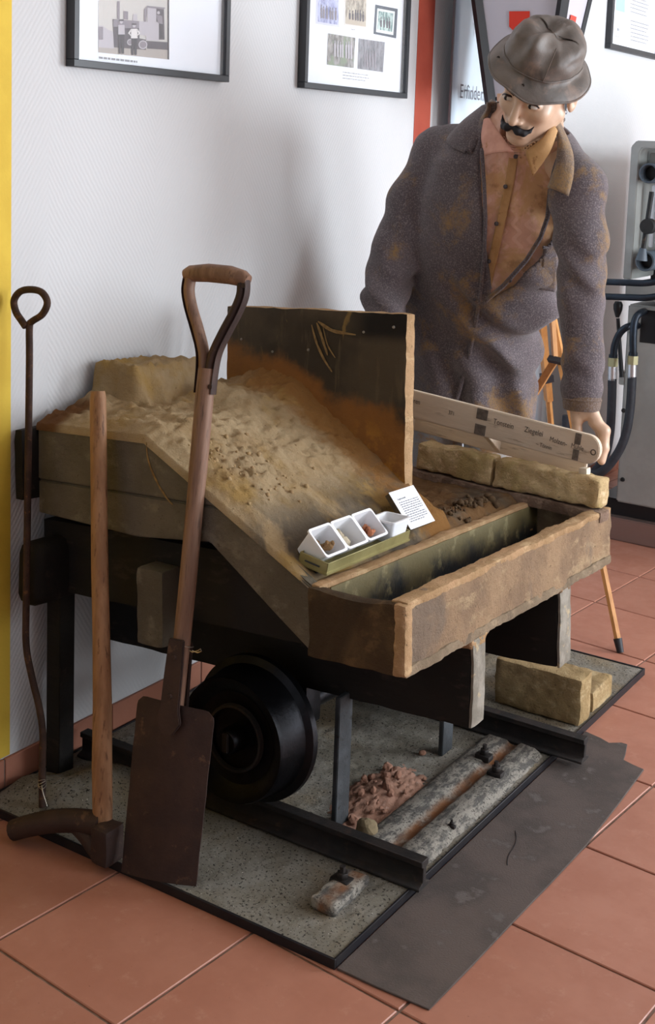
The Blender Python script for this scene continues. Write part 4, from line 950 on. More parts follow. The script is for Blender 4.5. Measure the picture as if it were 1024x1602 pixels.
for sd in (-1, 1): s.add(s.ell((sd * .0115, -.101, -.043), (.0085, .010, .0075)), .006); s.add(s.ell((sd * .032, -.0785, 0), (.0175, .014, .0125)), .004)
s.add(s.ell((0, -.082, -.068), (.030, .018, .024)), .012)
for z, r in ((-.0685, .0055), (-.0795, .0068)): s.add(s.cone((-.017, -.0935, z), (.017, -.0935, z), r, r), .006)
s.cut(s.cone((-.021, -.1015, -.0738), (.021, -.1015, -.0738), .0028, .0028), .003)
for sd in (-1, 1): s.add(s.ell((sd * .080, .014, -.012), (.009, .019, .031)), .006); s.cut(s.ell((sd * .089, .010, -.010), (.006, .010, .018)), .004)
s.add(s.cone((0, .018, -.06), (0, .056, -.19), .050, .052), .02)
Vh, Qh = s.net(); Vh = xform(Vh, HM)
def limb(lo, hi, h, cones, k=.008):
    s = SDF(lo, hi, h)
    for i, c in enumerate(cones): s.add(s.cone(*c), k if i else 0)
    return s.net()
def chain(pts, rs): return [(a, b, ra, rb) for a, b, ra, rb in zip(pts[:-1], pts[1:], rs[:-1], rs[1:])]
W0 = P3(911, 628, 1.122)
hc = [(W0, P3(913, 645, 1.122), .027, .0225), (P3(903, 640, 1.118), P3(903, 655, 1.114), .020, .0155), (P3(921, 640, 1.122), P3(932, 658, 1.122), .021, .015), (P3(922, 640, 1.14), P3(932, 658, 1.165), .020, .015)]
hc += chain([P3(902, 652, 1.114), P3(902, 674, 1.112), P3(906, 695, 1.112)], [.0142, .0122, .0105])
for du, dy, sc in ((0, 0, 1), (1, .024, 1.05), (0, .046, 1.0), (-3, .066, .85)):
    r = [.0148, .0138, .0122, .010]; hc += chain([P3(931 + du, 660, 1.12 + dy), P3(944 + du * 1.3, 674, 1.122 + dy), P3(943 + du * 1.4, 674 + 26 * sc, 1.117 + dy), P3(939 + du * 1.6, 674 + 45 * sc, 1.110 + dy * .9)], [q * (.9 if du < -10 else 1) for q in r])
allp = np.array([c[i] for c in hc for i in (0, 1)]); Vl, Ql = limb(allp.min(0) - .035, allp.max(0) + .035, .0027, hc, .006)
w1 = np.array(SR[-1][0]); hd = np.array((.01, -.045, -.05)); hd = hd / np.linalg.norm(hd); ac = np.array((.9, .1, .1)); ac /= np.linalg.norm(ac)
hr = [(w1 - hd * .03, w1 + hd * .03, .027, .028)]
for k in range(4): o_ = ac * (-.03 + .02 * k); hr += [(w1 + hd * .02 + o_ * .7, w1 + hd * .07 + o_, .017, .012)] + chain([w1 + hd * .07 + o_, w1 + hd * .105 + o_, w1 + hd * .125 + o_ + np.array((0, 0, -.022)), w1 + hd * .128 + o_ + np.array((0, .004, -.042 + .004 * abs(k - 1)))], [.0115, .0105, .0095, .008])
hr += chain([w1 + hd * .015 + ac * .025, w1 + hd * .05 + ac * .05, w1 + hd * .085 + ac * .052 + np.array((0, 0, -.012))], [.015, .0125, .0095])
allp = np.array([c[i] for c in hr for i in (0, 1)]); Vr, Qr = limb(allp.min(0) - .035, allp.max(0) + .035, .0032, hr, .006)
bc = [(P3(815, 240, 1.26), (.50, 1.32, 1.15), .05, .10), ((.50, 1.32, 1.15), (.40, 1.42, .86), .10, .11)]
for ch in (SR, SL): bc += [(a, b, min(ra - .02, .042), min(rb - .012, .038)) for (a, ra), (b, rb) in zip(ch[:-1], ch[1:])]
bc += [(NK[0][0], SR[0][0], .035, .04), (NK[1][0], SL[0][0], .035, .04)]
for sd in (-1, 1): bc += chain([(.40 + sd * .085, 1.42, .86), (.40 + sd * .095, 1.42, .48), (.40 + sd * .10, 1.45, .09)], [.075, .052, .036])
s = SDF((.02, .98, .03), (.97, 1.62, 1.54), .011)
for i, c in enumerate(bc): s.add(s.cone(*c), .03 if i else 0)
Vb, Qb = s.net()
Vs, Qs, o_ = [], [], 0
for v, q in ((Vb, Qb), (Vh, Qh), (Vl, Ql), (Vr, Qr)): Vs.append(v); Qs.append(q + o_); o_ += len(v)
body = npmesh('body', np.concatenate(Vs) - MO, np.concatenate(Qs), MATS['mannequin_skin'], man, iters=2, label='mannequin body with smooth beige skin')
HL = Matrix.Translation(-MOv) @ HM
def hpart(name, V, F, m, parent=None, sm=180): return obj(name, [HL @ Vector(v) for v in V], F, m, parent or man, sm)
def ellm(c, r, n=20, k=12):
    V = [(c[0] + r[0] * math.sin(math.pi * j / k) * math.cos(2 * math.pi * i / n), c[1] + r[1] * math.sin(math.pi * j / k) * math.sin(2 * math.pi * i / n), c[2] + r[2] * math.cos(math.pi * j / k)) for j in range(k + 1) for i in range(n)]
    F = [(j * n + i, j * n + (i + 1) % n, (j + 1) * n + (i + 1) % n, (j + 1) * n + i) for j in range(k) for i in range(n)]; return V, F
for sd in (-1, 1):
    e = fixn(hpart('eye', *ellm((sd * .032, -.0838, -.001), (.0145, .0112, .0070)), MATS['painted_eye'])); fixn(hpart('iris', *ellm((sd * .032 - .003, -.0905, -.0015), (.0056, .0055, .0056)), MATS['eye_dark'], e))
    lp = spline([(sd * .032 + x, -.0935 + abs(x) * .55, z) for x, z in ((-.0165, -.001), (-.010, .0055), (0, .0080), (.010, .0055), (.0165, -.001))], 4)
    fixn(hpart('eyelid', *tube(lp, [.0016 + .0012 * math.sin(i / (len(lp) - 1) * 3.14) for i in range(len(lp))], 8), MATS['eye_dark'], e))
    bp = spline([(sd * .012, -.096, .016), (sd * .030, -.0935, .0225), (sd * .048, -.080, .018)], 5); fixn(hpart('eyebrow', *tube(bp, [(.0035 - .0022 * i / len(bp), .0025) for i in range(len(bp))], 8), MATS['brow_brown']))
s = SDF((-.06, -.13, -.085), (.06, -.06, -.025), .0018)
for sd in (-1, 1):
    for c in chain([(sd * .004, -.1095, -.0565), (sd * .014, -.1095, -.062), (sd * .026, -.1035, -.0655), (sd * .036, -.094, -.0615), (sd * .0425, -.0865, -.049)], [.0065, .0088, .0080, .0042, .0012]): s.add(s.cone(*c), .004)
V, Q = s.net(); npmesh('moustache', xform(V, HL), Q, MATS['moustache_black'], man, iters=1, label='black handlebar moustache')
# trousers and shoes
s = SDF((.15, 1.22, .02), (.66, 1.65, .95), .009)
for sd in (-1, 1):
    for c in chain([(.40 + sd * .08, 1.42, .88), (.40 + sd * .095, 1.42, .48), (.40 + sd * .10, 1.45, .07)], [.082, .078, .075]): s.add(s.cone(*c), .03)
s.f = s.f + .004 * snoise(s.x, s.y, s.z, 26, 3); s.f = np.maximum(s.f, .04 - s.z)
V, Q = s.net(); npmesh('trousers', V - MO, Q, MATS['trouser_cloth'], man, iters=1)
M('shoe_leather', '2c2522', '3a302a', 20, rough=.5, bump=.2)
for sd in (-1, 1):
    s = SDF((.40 + sd * .10 - .07, 1.24, -.01), (.40 + sd * .10 + .07, 1.55, .13), .006); x = .40 + sd * .10
    s.add(s.cone((x, 1.32, .03), (x, 1.46, .035), .036, .036), 0); s.add(s.cone((x, 1.44, .04), (x, 1.45, .085), .042, .042), .02); s.f = np.maximum(s.f, .0015 - s.z)
    V, Q = s.net(); npmesh('shoe', V - MO, Q, MATS['shoe_leather'], man, iters=1)
# hat
hat = thing('hat', 'battered dark brown bucket hat on the mannequin head', 'hat', mat=HM @ Matrix.Translation((-.019, .008, .026)) @ Matrix.Rotation(.26, 4, 'Y'))
prof = [(1.31, .012), (1.28, .018), (1.17, .029), (1.05, .037), (1.0, .044), (.995, .056), (.985, .074), (.955, .094), (.90, .113), (.80, .128), (.64, .138), (.43, .141), (.22, .139), (.001, .136)]
prof = [(a.x, a.y) for a in spline([(p[0], p[1] if p[1] < .05 else .044 + (p[1] - .044) * .76, 0) for p in prof], 3)]; n = 84; V, F = [], []
for r, z in prof:
    for k in range(n):
        th = 2 * math.pi * k / n; c, s_ = math.cos(th), math.sin(th); x, y, zz = .087 * r * c, .105 * r * s_ + .006, z
        br = max(0, (r - 1.02) / .35) if z < .05 else 0
        zz += br * (.006 * abs(c) ** 1.5 - .002 * max(0, -s_) + .007 * math.sin(3 * th + .8) + .004 * math.sin(7 * th)) + br * (-.004 * max(0, c) ** 8)
        x += br * .012 * max(0, c) ** 10
        top = sm(.06, .105, z)
        q = Vector((x, y, zz)); 
        # front pinch: two hollows beside a sharp ridge
        for sx, am in ((-.034, .020), (.036, .024)): q -= Vector((sx * .4, -.9, .25)) * -1 * 0 + Vector((0, -1, .15)) * am * math.exp(-((x - sx) / .020) ** 2 - ((z - .098) / .024) ** 2) * (1 if y < .02 else 0)
        q.z += .016 * top * math.exp(-(x / .014) ** 2) * (1 if y < .05 else .3) - .020 * top * math.exp(-((r - .05) / .38) ** 2) * math.exp(-((y - .02) / .05) ** 2) + .006 * top * nz(q, 30, 2)
        q += Vector((c, s_, 0)) * (.0035 * nz((c * 2, s_ * 2, z * 30), 1.2, 5) + .0025 * nz((c * 5, s_ * 5, z * 60), 1.0, 9)) * (1 - br)
        V.append(q)
m_ = len(prof)
for i in range(m_ - 1):
    for k in range(n): F.append((i * n + k, i * n + (k + 1) % n, (i + 1) * n + (k + 1) % n, (i + 1) * n + k))
F.append(tuple(range((m_ - 1) * n, m_ * n)))
o = fixn(obj('hat_shell', V, F, HATM, hat, 180)); md = o.modifiers.new('thick', 'SOLIDIFY'); md.thickness = .003; md.offset = -1
tubo('brim_edge', V[:n] + V[:2], .0026, HATM, hat, 8)
rs_ = [.5 * (V[13 * n + k] + V[14 * n + k]) for k in range(n)]; tubo('hat_seam', [Vector((v.x * 1.012, v.y * 1.012, v.z)) for v in rs_ + rs_[:2]], .0016, HATM, hat, 6)
tubo('hat_seam', [Vector((.0875 * math.cos(-.95) * k_ * 1.0, .105 * math.sin(-.95) * k_ + .005, z)) for k_, z in ((1.01, .05), (1.012, .085), (.995, .112), (.95, .138))], .0013, HATM, hat, 6)
for k in (52, 66): lathe('eyelet', [(.001, -.002), (.0032, -.002), (.0036, 0)], MATS['eye_dark'], hat, 10, 'Y', V[7 * n + k])
# ================================================================== PICTURES ON THE WALL
M('frame_black', '2b2d31', bump=0, rough=.45, spec=.5); M('paper', 'e9eef6', bump=0, rough=.6); M('caption_ink', '8a8c92', bump=0, rough=.8)
def glass_m():
    t = NT('picture_glass'); t.set(.03, 0, .5); t.col((1, 1, 1, 1)); t.b.inputs['Alpha'].default_value = .07; return t.m
PGLASS = glass_m()
def photo(name, dark, light, sc=30, tint=None, seed=0):
    t = NT(name); oi = t.noise(sc, 5, .65, stretch=(1, 1.3, .55)); c = t.mix(t.ramp(oi, .36, .64), lin(dark), lin(light))
    c = t.mix(t.ramp(t.noise(sc * 3, 4, .7), .55, .68, 0, .6), c, lin(light)); 
    if tint: c = t.mix(t.ramp(t.noise(sc * .35, 2), .5, .64), c, lin(tint))
    t.col(c); t.set(.6); return t.m
def picture(label, y0, y1, z0, z1, bw=.016):
    f = thing('picture_frame', label, 'picture', (0, y0, z0), group='framed pictures on the white wall'); W, H = y1 - y0, z1 - z0
    for a, b, c, d in ((0, W, 0, bw), (0, W, H - bw, H), (0, bw, bw, H - bw), (W - bw, W, bw, H - bw)): box('frame_bar', (.001, a, c), (.026, b, d), MATS['frame_black'], f, bev=.001, seg=1)
    box('backing_paper', (.004, bw, bw), (.008, W - bw, H - bw), MATS['paper'], f, bev=0)
    box('glass', (.0165, bw, bw), (.018, W - bw, H - bw), PGLASS, f, bev=0)
    return f
def P2(f, u, v): q = pt(u, v, X=.009); return (q.y - f.location.y, q.z - f.location.z)
def prt(f, name, pix, m, lvl=0, par=None):
    x = .0085 + lvl * .00025; V = [(x, *P2(f, u, v)) for u, v in pix]
    return obj(name, V, [tuple(range(len(V)))[::-1]], m, par or f)
def lines(f, par, u0, v0, u1, v1, rows, sp, hh=.0022, m='caption_ink'):
    a, b = P2(f, u0, v0), P2(f, u1, v1); q = []
    for r in range(rows):
        y, z = a[0], (a[1] + b[1]) / 2 - r * sp; ye = b[0] - (.02 if r == rows - 1 else 0)
        while y < ye:
            L = random.uniform(.005, .016); L = min(L, ye - y); q.append([(.0088, y, z), (.0088, y + L, z), (.0088, y + L, z + hh), (.0088, y, z + hh)]); y += L + .003
    flat('print_lines', q, MATS[m], par)
g = {k: M('print_' + k, v, bump=0, rough=.7) for k, v in dict(sky='c4c2be', ground='a9a29c', dark='4d4850', mid='847e86', light='b5b1b8', white='d9d6d6', black='322e36').items()}
f1 = picture('black-framed photograph of two men before a steam locomotive, left on the wall', .246, .779, 1.598, 2.02)
ph = prt(f1, 'photograph', ((154, -60), (264, -60), (264, 93), (154, 82)), g['sky'])
def pq(pix, k, l=1): prt(f1, 'print_shape', pix, g[k], l, ph)
pq(((154, 66), (264, 76), (264, 93), (154, 82)), 'ground', 1)
pq(((154, 40), (160, 40), (168, 46), (178, 50), (178, 76), (154, 74)), 'light', 2); pq(((154, 42), (161, 42), (161, 62), (154, 62)), 'mid', 3)
pq(((176, 30), (218, 33), (218, 60), (228, 62), (228, 78), (178, 74)), 'dark', 3); pq(((177, 31), (192, 30), (192, 42), (177, 42)), 'mid', 4)
pq(((183, 2), (187, 2), (187, 30), (183, 30)), 'mid', 4); pq(((193, 17), (200, 18), (200, 31), (193, 30)), 'mid', 4); pq(((208, 22), (214, 22), (215, 32), (207, 32)), 'light', 4)
pq(((192, 31), (217, 33), (217, 44), (192, 44)), 'mid', 4)
pq(((217, 33), (248, 35), (248, 64), (228, 63), (228, 56), (217, 54)), 'light', 5); pq(((225, 15), (230, 9), (258, 12), (256, 15), (230, 12), (228, 34), (225, 34)), 'mid', 5)
pq(((230, 12), (244, 13), (244, 35), (230, 34)), 'light', 5); pq(((244, 13), (256, 15), (257, 62), (248, 62), (248, 35), (244, 34)), 'dark', 5)
pq(((228, 64), (262, 66), (262, 78), (230, 76)), 'dark', 4)
pq(((262, -60), (264, -60), (264, 93), (262, 93)), 'black', 6)
for cu, cv, r in ((223, 70, 7), (203, 66, 5)): pq([(cu + r * math.cos(a), cv + r * math.sin(a)) for a in [k / 16 * 6.283 for k in range(16)]], 'light', 6); pq([(cu + r * .75 * math.cos(a), cv + r * .75 * math.sin(a)) for a in [k / 16 * 6.283 for k in range(16)]], 'mid', 7)
for x, col in ((189, 'light'), (209, 'white')):        # two standing figures
    y = 34 if x < 200 else 40
    pq([(x + 2.6 * math.cos(a), y + 3 * math.sin(a)) for a in [k / 10 * 6.283 for k in range(10)]], 'light', 8)
    pq(((x - 5, y + 5), (x + 5, y + 5), (x + 5.5, y + 20), (x - 5, y + 20)), col, 8); pq(((x - 3.6, y - 3.5), (x + 3.6, y - 3.5), (x + 3.4, y - .8), (x - 3.4, y - .8)), 'dark', 9)
    pq(((x - 4.5, y + 20), (x + 4.5, y + 20), (x + 4, y + 50 - (x > 200) * 4), (x + 1, y + 50 - (x > 200) * 4), (x, y + 28), (x - 1, y + 50 - (x > 200) * 4), (x - 4, y + 50 - (x > 200) * 4)), 'black', 8)
    if x > 200: pq(((x - 5, y + 5), (x - 9.5, y + 12), (x - 4.5, y + 17), (x - 4.5, y + 15), (x - 7, y + 12), (x - 4, y + 8)), col, 8); pq(((x + 5, y + 5), (x + 9.5, y + 12), (x + 4.5, y + 17), (x + 4.5, y + 15), (x + 7, y + 12), (x + 4, y + 8)), col, 8)
pq([(247 + 2.4 * math.cos(a), 20 + 2.6 * math.sin(a)) for a in [k / 10 * 6.283 for k in range(10)]], 'light', 8); pq(((244, 23), (253, 25), (254, 38), (246, 36)), 'mid', 7); pq(((248, 37), (254, 38), (254, 60), (249, 60)), 'black', 7)
lines(f1, ph, 155, 93, 224, 98, 1, .01, .0045, 'caption_ink')
f2 = picture('black-framed sheet with five old group photographs, beside the red stripe', 1.105, 1.658, 1.604, 2.03)
def P5(pix, name, m, lvl=0): return prt(f2, name, pix, m, lvl)
pb_ = photo('photo_blue', '6f74a0', 'b8bede', 60); ps_ = photo('photo_sepia', '7d7566', 'c2b8a6', 55); pg_ = photo('photo_green', '3f6a68', 'c8dcd6', 60); pk_ = photo('photo_leaf', '5a5854', 'a3a09c', 60, '75856a'); pd_ = photo('photo_dark', '53535a', '84848a', 60)
P5(((495, -25), (531, -22), (531, 43), (494, 37)), 'photograph', M('print_margin', 'cdd0e6', bump=0)); P5(((497, -22), (529, -19), (529, 39), (497, 34)), 'photograph', pb_, 1)
P5(((538, -20), (581, -16), (577, 46), (538, 39)), 'photograph', M('print_margin2', 'd6d2cc', bump=0)); P5(((541, -16), (573, -13), (572, 42), (540, 37)), 'photograph', ps_, 1); P5(((541, 27), (572, 33), (572, 42), (540, 37)), 'photograph', M('print_sand', 'b8ad9c', bump=0), 2)
P5(((587, 7), (622, 14), (619.5, 60), (584, 53)), 'photograph', M('print_slate', '3b4653', bump=0)); P5(((590, 13), (617.5, 18), (615, 55), (588, 50)), 'photograph', M('print_pale', 'dfe9e8', bump=0), 1); P5(((592, 17), (615, 21), (613, 50), (590, 46)), 'photograph', pg_, 2)
P5(((513, 52), (556, 59), (553, 106.5), (511, 101)), 'photograph', pk_); P5(((561, 60), (602, 66), (599, 113), (559, 107.5)), 'photograph', pd_)
random.seed(5)
def crowd(us, v0, v1, slope, c, n):       # little figures in the group photographs
    q = []
    for k in range(n):
        u = us[0] + (us[1] - us[0]) * (k + .5) / n + random.uniform(-.6, .6); b = slope * (u - us[0]); w_ = (us[1] - us[0]) / n * .32
        t = v0 + b + random.uniform(-1.5, 1.5); e = v1 + b
        q.append([(u - w_, t + 6), (u - w_ * .5, t + 4), (u + w_ * .5, t + 4), (u + w_, t + 6), (u + w_ * .8, e), (u - w_ * .8, e)])
        q.append([(u - w_ * .45, t), (u + w_ * .45, t), (u + w_ * .45, t + 3.6), (u - w_ * .45, t + 3.6)])
    flat('print_figures', [[(.0098, *P2(f2, *p)) for p in x] for x in q], c, f2)
crowd((521, 551), 62, 88, .16, g['light'], 7); crowd((568, 588), 78, 104, .16, g['mid'], 5); crowd((500, 527), 8, 28, .15, g['mid'], 6); crowd((545, 570), 14, 30, .17, g['dark'], 6); crowd((594, 611), 26, 42, .18, g['dark'], 4)
lines(f2, f2, 549, 46, 562, 49, 1, .01, .002); lines(f2, f2, 536, 113, 577, 119, 3, .0085, .0022)
f3 = picture('black-framed printed sheet with a blue box, high at the right edge', 3.298, 3.905, 1.90, 2.45, .022)
prt(f3, 'blue_box', ((964, -40), (978, -40), (977, 20), (963, 16)), M('print_blue', '9cc3e6', bump=0))
for v in (-15, 2, 20, 34, 52): lines(f3, f3, 986, v, 1014, v + 6, 3 if v != 20 else 1, .016, .005)
lines(f3, f3, 965, 45, 971, 53, 1, .01, .012); lines(f3, f3, 961, 56, 972, 60, 1, .01, .003)

# ================================================================== BANNER
def banner_m():
    t = NT('banner_print'); x, y, z = t.sep()
    c = t.mix(t.ramp(z, .9, 1.9), lin('dcecf8'), lin('d3e2ec')); t.col(c); t.set(.25, 0, .5); return t.m
ban = thing('roll_up_banner', 'pale blue glossy roll-up banner with grey lettering behind the mannequin', 'banner', (.05, 1.893, 0))
V, F = [], []; n = 16; BW2 = .86
for z in (.07, 2.25):
    for i in range(n + 1): s = i / n; V.append((-.012 * math.sin(s * 3.14) + .0, s * BW2, z))
for i in range(n): F.append((i, i + 1, n + 2 + i, n + 1 + i))
o = obj('banner_sheet', V, F, banner_m(), ban, 180); md = o.modifiers.new('thick', 'SOLIDIFY'); md.thickness = .002
M('banner_edge', '7c8086', bump=0, rough=.4, metal=.6)
box('side_rod', (-.004, -.006, .06), (.004, 0, 2.25), MATS['banner_edge'], ban, bev=.001); box('banner_foot', (-.035, -.01, 0), (.12, BW2 + .01, .07), MATS['banner_edge'], ban, bev=.01)
def blet(txt, u, v, size, xs=.78):
    q = pt(u, v, X=.046); letters('lettering', txt, size, MATS['ink_grey'], ban, Matrix.Translation((.004, q.y - 1.893, q.z)) @ Matrix.Rotation(math.radians(90), 4, 'Z') @ Matrix.Rotation(math.radians(90), 4, 'X'), xs)
blet('Erfinder der', 715, 153, .066); blet('Tra', 739, 58, .066); blet('ng', 876, 172, .066)

# ================================================================== TRIPOD LANTERN
M('lantern_black', '1d1c20', bump=0, rough=.4); M('lantern_pane', 'b9b6c0', bump=0, rough=.3, spec=.5); M('signal_red', 'd03a2a', bump=0, rough=.5); M('lantern_steel', '9a9ea2', bump=0, rough=.35, metal=.7)
M('tripod_wood', 'c08a52', 'b07a45', 12, rough=.55, bump=.15, bs=50, stretch=(4, 4, .5)); M('tripod_foot', '2a2a2e', bump=0, rough=.5)
lant = thing('tripod_lantern', 'tapered black-framed lantern with red house-shaped marks on a wooden tripod', 'lantern', (.299, 1.95, 0), (0, 0, math.radians(8)))
z0, z1, r0, r1 = 1.622, 2.12, .096, .168
def lc(sx, sy, z): r = r0 + (r1 - r0) * (z - z0) / (z1 - z0); return Vector((sx * r, sy * r, z))
for sx, sy in ((-1, -1), (1, -1), (1, 1), (-1, 1)):
    o = tubo('lantern_bar', [lc(sx, sy, z0 - .03), lc(sx, sy, z1)], .019 if sy < 0 else .010, MATS['lantern_black'], lant, 4)
for (a, b) in (((-1, -1), (1, -1)), ((1, -1), (1, 1)), ((1, 1), (-1, 1)), ((-1, 1), (-1, -1))):
    k = .985; V = [lc(*a, z0) * 1, lc(*b, z0) * 1, lc(*b, z1), lc(*a, z1)]
    pn = obj('pane', [Vector((v.x * .98, v.y * .98, v.z)) for v in V], [(0, 1, 2, 3)], MATS['lantern_pane'], lant); md = pn.modifiers.new('thick', 'SOLIDIFY'); md.thickness = .004; md.offset = -1
    if a[1] < 0 and b[1] < 0 or (a[0] > 0 and b[0] > 0):
        cz = 1.842; A, B = lc(*a, cz), lc(*b, cz); ac = (A + B) / 2 + Vector((0, 0, .012)); ux = (B - A).normalized(); up = (lc(*a, z1) + lc(*b, z1) - lc(*a, z0) - lc(*b, z0)).normalized(); nn = ux.cross(up)
        off = -.0 if a[1] < 0 and b[1] < 0 else 0
        pts = [ac + ux * p + up * q + nn * .003 for p, q in ((-.033, .028), (-.033, -.018), (0, -.046), (.033, -.018), (.033, .028))]
        obj('house_mark', pts, [(0, 1, 2, 3, 4)], MATS['signal_red'], pn)
box('lantern_top', (-r1 - .02, -r1 - .02, z1), (r1 + .02, r1 + .02, z1 + .03), MATS['lantern_black'], lant, bev=.006)
box('lantern_floor', (-r0, -r0, z0 - .012), (r0, r0, z0), MATS['lantern_black'], lant, bev=.002)
lathe('tripod_head', [(0, 1.22), (.05, 1.22), (.055, 1.25), (.03, 1.28), (.022, 1.59), (0, 1.59)], MATS['lantern_black'], lant, 20, 'Z')
apex = Vector((.03, .02, 1.24)); LI = (Matrix.Translation(lant.location) @ Matrix.Rotation(math.radians(8), 4, 'Z')).inverted()
def tleg(foot, clamp_t=None):
    d = (foot - apex).normalized(); x = d.cross(Vector((0, 0, 1))).normalized()
    m1 = apex.lerp(foot, .52)
    L = tubo('tripod_leg', [apex, m1], [(.017, .012)] * 2, MATS['tripod_wood'], lant, 4); m0 = apex.lerp(foot, .45)
    tubo('leg_slide', [m0, apex.lerp(foot, .975)], [(.012, .009)] * 2, MATS['tripod_wood'], L, 6); tubo('leg_foot', [apex.lerp(foot, .97), foot], [.013, .010], MATS['tripod_foot'], L, 10)
    c = apex.lerp(foot, .45); tubo('clamp', [c - d * .014, c + d * .014], [(.026, .02)] * 2, MATS['tripod_foot'], L, 4)
tubo('tripod_neck', [(0, 0, 1.25), apex + Vector((0, 0, .02))], .03, MATS['tripod_foot'], lant, 10)
tleg(LI @ pt(970, 1021, Z=.001))
q = LI @ pt(815, 650, Y=1.98); e0 = LI @ pt(868, 563, Y=1.86)
tubo('tripod_brace', [e0, q, e0 + (q - e0) * 2.2], [(.017, .012)] * 3, MATS['tripod_wood'], lant, 4); tubo('tripod_strut', [e0, LI @ pt(862, 470, Y=1.85)], [(.010, .012)] * 2, MATS['tripod_wood'], lant, 4)
tubo('brace_clamp', [LI @ pt(858, 561, Y=1.85), LI @ pt(880, 566, Y=1.85)], [(.016, .012)] * 2, MATS['tripod_foot'], lant, 4)
tleg(Vector((.05, .55, .001))); tleg(Vector((-.2, -.20, .001)))

# ================================================================== HYDRAULIC MACHINE AT THE RIGHT
M('machine_grey', '9b9c98', '8f908c', 5, rough=.4, spec=.5, bump=.03); M('machine_dark', '2a2a2a', '1f1f1f', 20, c3='4a3c30', s3=20, rough=.6, bump=.2)
M('pipe_blue_black', '2b333d', '252b33', 20, rough=.3, metal=.5, bump=.05); M('hose_rubber', '33363c', '2b2d33', 20, rough=.55, bump=.1)
M('brass_zinc', 'a8a582', bump=0, rough=.35, metal=.7); M('ferrule', 'c6c8cc', bump=0, rough=.3, metal=.85); M('black_plastic', '1a1a1c', bump=0, rough=.4); M('cylinder_blue', '566069', '4a535c', 10, rough=.45, bump=.1); M('plinth_steel', '8d7a74', bump=.02, rough=.22, metal=.5)
mc = thing('hydraulic_machine', 'grey hydraulic machine cabinet with open upper housing, pipes and hoses at the right edge', 'machine', (.39, 2.74, 0))
ML = Vector((.39, 2.74, 0))
def mb(nm, lo, hi, m, bev=.004, par=None): return box(nm, lo, hi, MATS[m], par or mc, bev)
mb('plinth', (-.14, -.04, 0), (1.2, 1.1, .088), 'plinth_steel'); mb('plinth_gap', (-.08, .0, .088), (1.15, 1.0, .15), 'black_plastic')
lw = mb('lower_cabinet', (.0, -.02, .145), (.9, 1.0, .905), 'machine_grey', .006)
mb('cabinet_recess', (.052, -.0215, .765), (.16, .02, .892), 'black_plastic', .002, lw)
for x, z in ((.022, .235), (.008, .50), (.02, .80)): lathe('screw', [(0, -.026), (.007, -.026), (.009, -.02)], MATS['machine_dark'], lw, 10, 'Y', (x, 0, z))
up = mb('upper_back', (-.0, .20, .98), (.9, 1.0, 1.51), 'machine_dark', .004)
hs = prism('upper_housing', [(-.02, 1.0), (-.02, 1.49), (0, 1.512), (.6, 1.512), (.6, 1.485), (.022, 1.485), (.012, 1.47), (.012, 1.0)], 1, -.04, .24, MATS['machine_grey'], mc, bev=.003)
mb('housing_plate', (.02, .05, 1.395), (.09, .06, 1.47), 'machine_grey', .003, hs); mb('inner_rail', (.048, .02, 1.12), (.064, .04, 1.35), 'ferrule', .003, hs); mb('lower_rail', (-.01, -.035, .925), (.9, 1.0, .985), 'machine_grey', .004)
for u, v in ((1014, 271), (1008, 409)):
    q = pt(u, v, Y=2.66) - ML; cy = lathe('cylinder', [(0, .05), (.026, .05), (.029, .0), (.031, -.003), (.036, -.002), (.037, .003), (.037, .25), (0, .25)], MATS['cylinder_blue'], mc, 32, 'Y', q)
    lathe('cylinder_mouth', [(0, .04), (.0285, .04), (.029, .045)], MATS['black_plastic'], cy, 24, 'Y', q)
cl1, cl2 = pt(1003, 405, Y=2.64) - ML, pt(1019, 300, Y=2.64) - ML
tubo('link_rod', [cl1, cl2], .009, MATS['machine_dark'], mc, 12); tubo('rod_end', [cl1 - (cl2 - cl1) * .02, cl1 + (cl2 - cl1) * .16], [.022, .012], MATS['cylinder_blue'], mc, 14)
lathe('link_disc', [(0, -.02), (.026, -.02), (.028, -.016), (.028, .016), (0, .018)], MATS['machine_dark'], mc, 24, 'Y', tuple(pt(1014, 354, Y=2.63) - ML))
lathe('housing_bolt', [(0, -.01), (.012, -.01), (.013, 0)], MATS['ferrule'], mc, 12, 'Y', (.105, -.03, 1.145)); lathe('housing_bolt', [(0, -.01), (.016, -.01), (.017, 0)], MATS['ferrule'], mc, 12, 'Y', (.088, .0, 1.465))
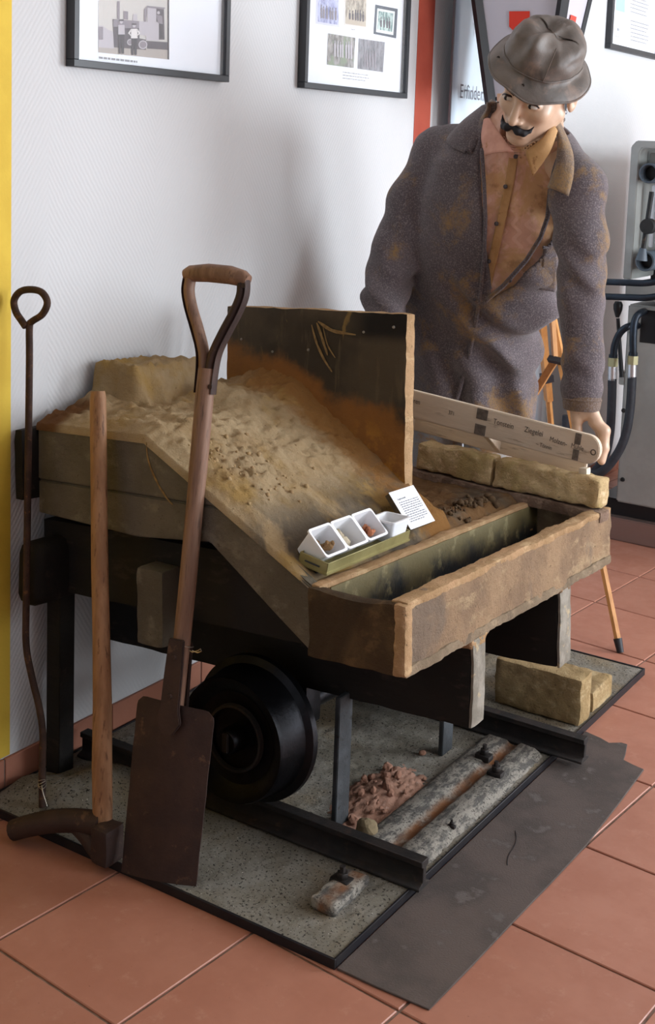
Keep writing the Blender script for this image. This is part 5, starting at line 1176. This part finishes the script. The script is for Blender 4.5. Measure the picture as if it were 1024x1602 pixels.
for v in (441, 464): tubo('steel_pipe', spline([pt(u, v + dv, Y=2.64) - ML for u, dv in ((900, 0), (945, 0), (980, 1), (1005, 2), (1024, 0), (1050, -6))], 6), .0125, MATS['pipe_blue_black'], mc, 14)
def hose(pipe, nut, tail, Yy):
    tubo('bent_pipe', spline([pt(u, v, Y=y) - ML for u, v, y in pipe], 7), .0135, MATS['pipe_blue_black'], mc, 14)
    u, v = nut; a = pt(u, v, Y=Yy) - ML; tubo('hose_nut', [a + Vector((0, 0, .018)), a - Vector((0, 0, .014))], .0205, MATS['brass_zinc'], mc, 6); tubo('pipe_collar', [a + Vector((0, 0, .03)), a + Vector((0, 0, .018))], .0165, MATS['pipe_blue_black'], mc, 14)
    tubo('hose_ferrule', [a - Vector((0, 0, .014)), a - Vector((-.002, 0, .066))], .0165, MATS['ferrule'], mc, 16)
    tubo('hose', spline([a - Vector((-.002, 0, .06))] + [pt(p, q, Y=y) - ML for p, q, y in tail], 7), .0165, MATS['hose_rubber'], mc, 14)
hose([(1006, 510, 2.78), (985, 510, 2.66), (970, 520, 2.64), (961, 540, 2.63), (959, 560, 2.63)], (958, 567), [(956, 640, 2.63), (953, 680, 2.63), (945, 715, 2.62), (925, 742, 2.6), (905, 752, 2.58), (885, 735, 2.57), (884, 690, 2.57), (886, 650, 2.57)], 2.63)
hose([(1012, 487, 2.78), (1002, 489, 2.66), (993, 500, 2.62), (990, 525, 2.61), (990, 555, 2.61)], (989, 564), [(985, 640, 2.6), (978, 680, 2.59), (965, 710, 2.58), (945, 735, 2.57), (925, 742, 2.57), (900, 735, 2.56)], 2.61)
a, b = pt(966, 498, Y=2.72) - ML, pt(972, 590, Y=2.72) - ML
tubo('lever', [a, b], [.007, .009], MATS['black_plastic'], mc, 10); k = pt(966, 484, Y=2.72) - ML
lathe('lever_knob', [(0, .033), (.012, .030), (.018, .018), (.017, .0), (.010, -.022), (.007, -.03), (0, -.03)], MATS['black_plastic'], mc, 18, 'Z', k)
mb('lever_bracket', (b.x - .012, b.y, b.z - .03), (b.x + .012, b.y + .06, b.z + .02), 'machine_grey', .003)
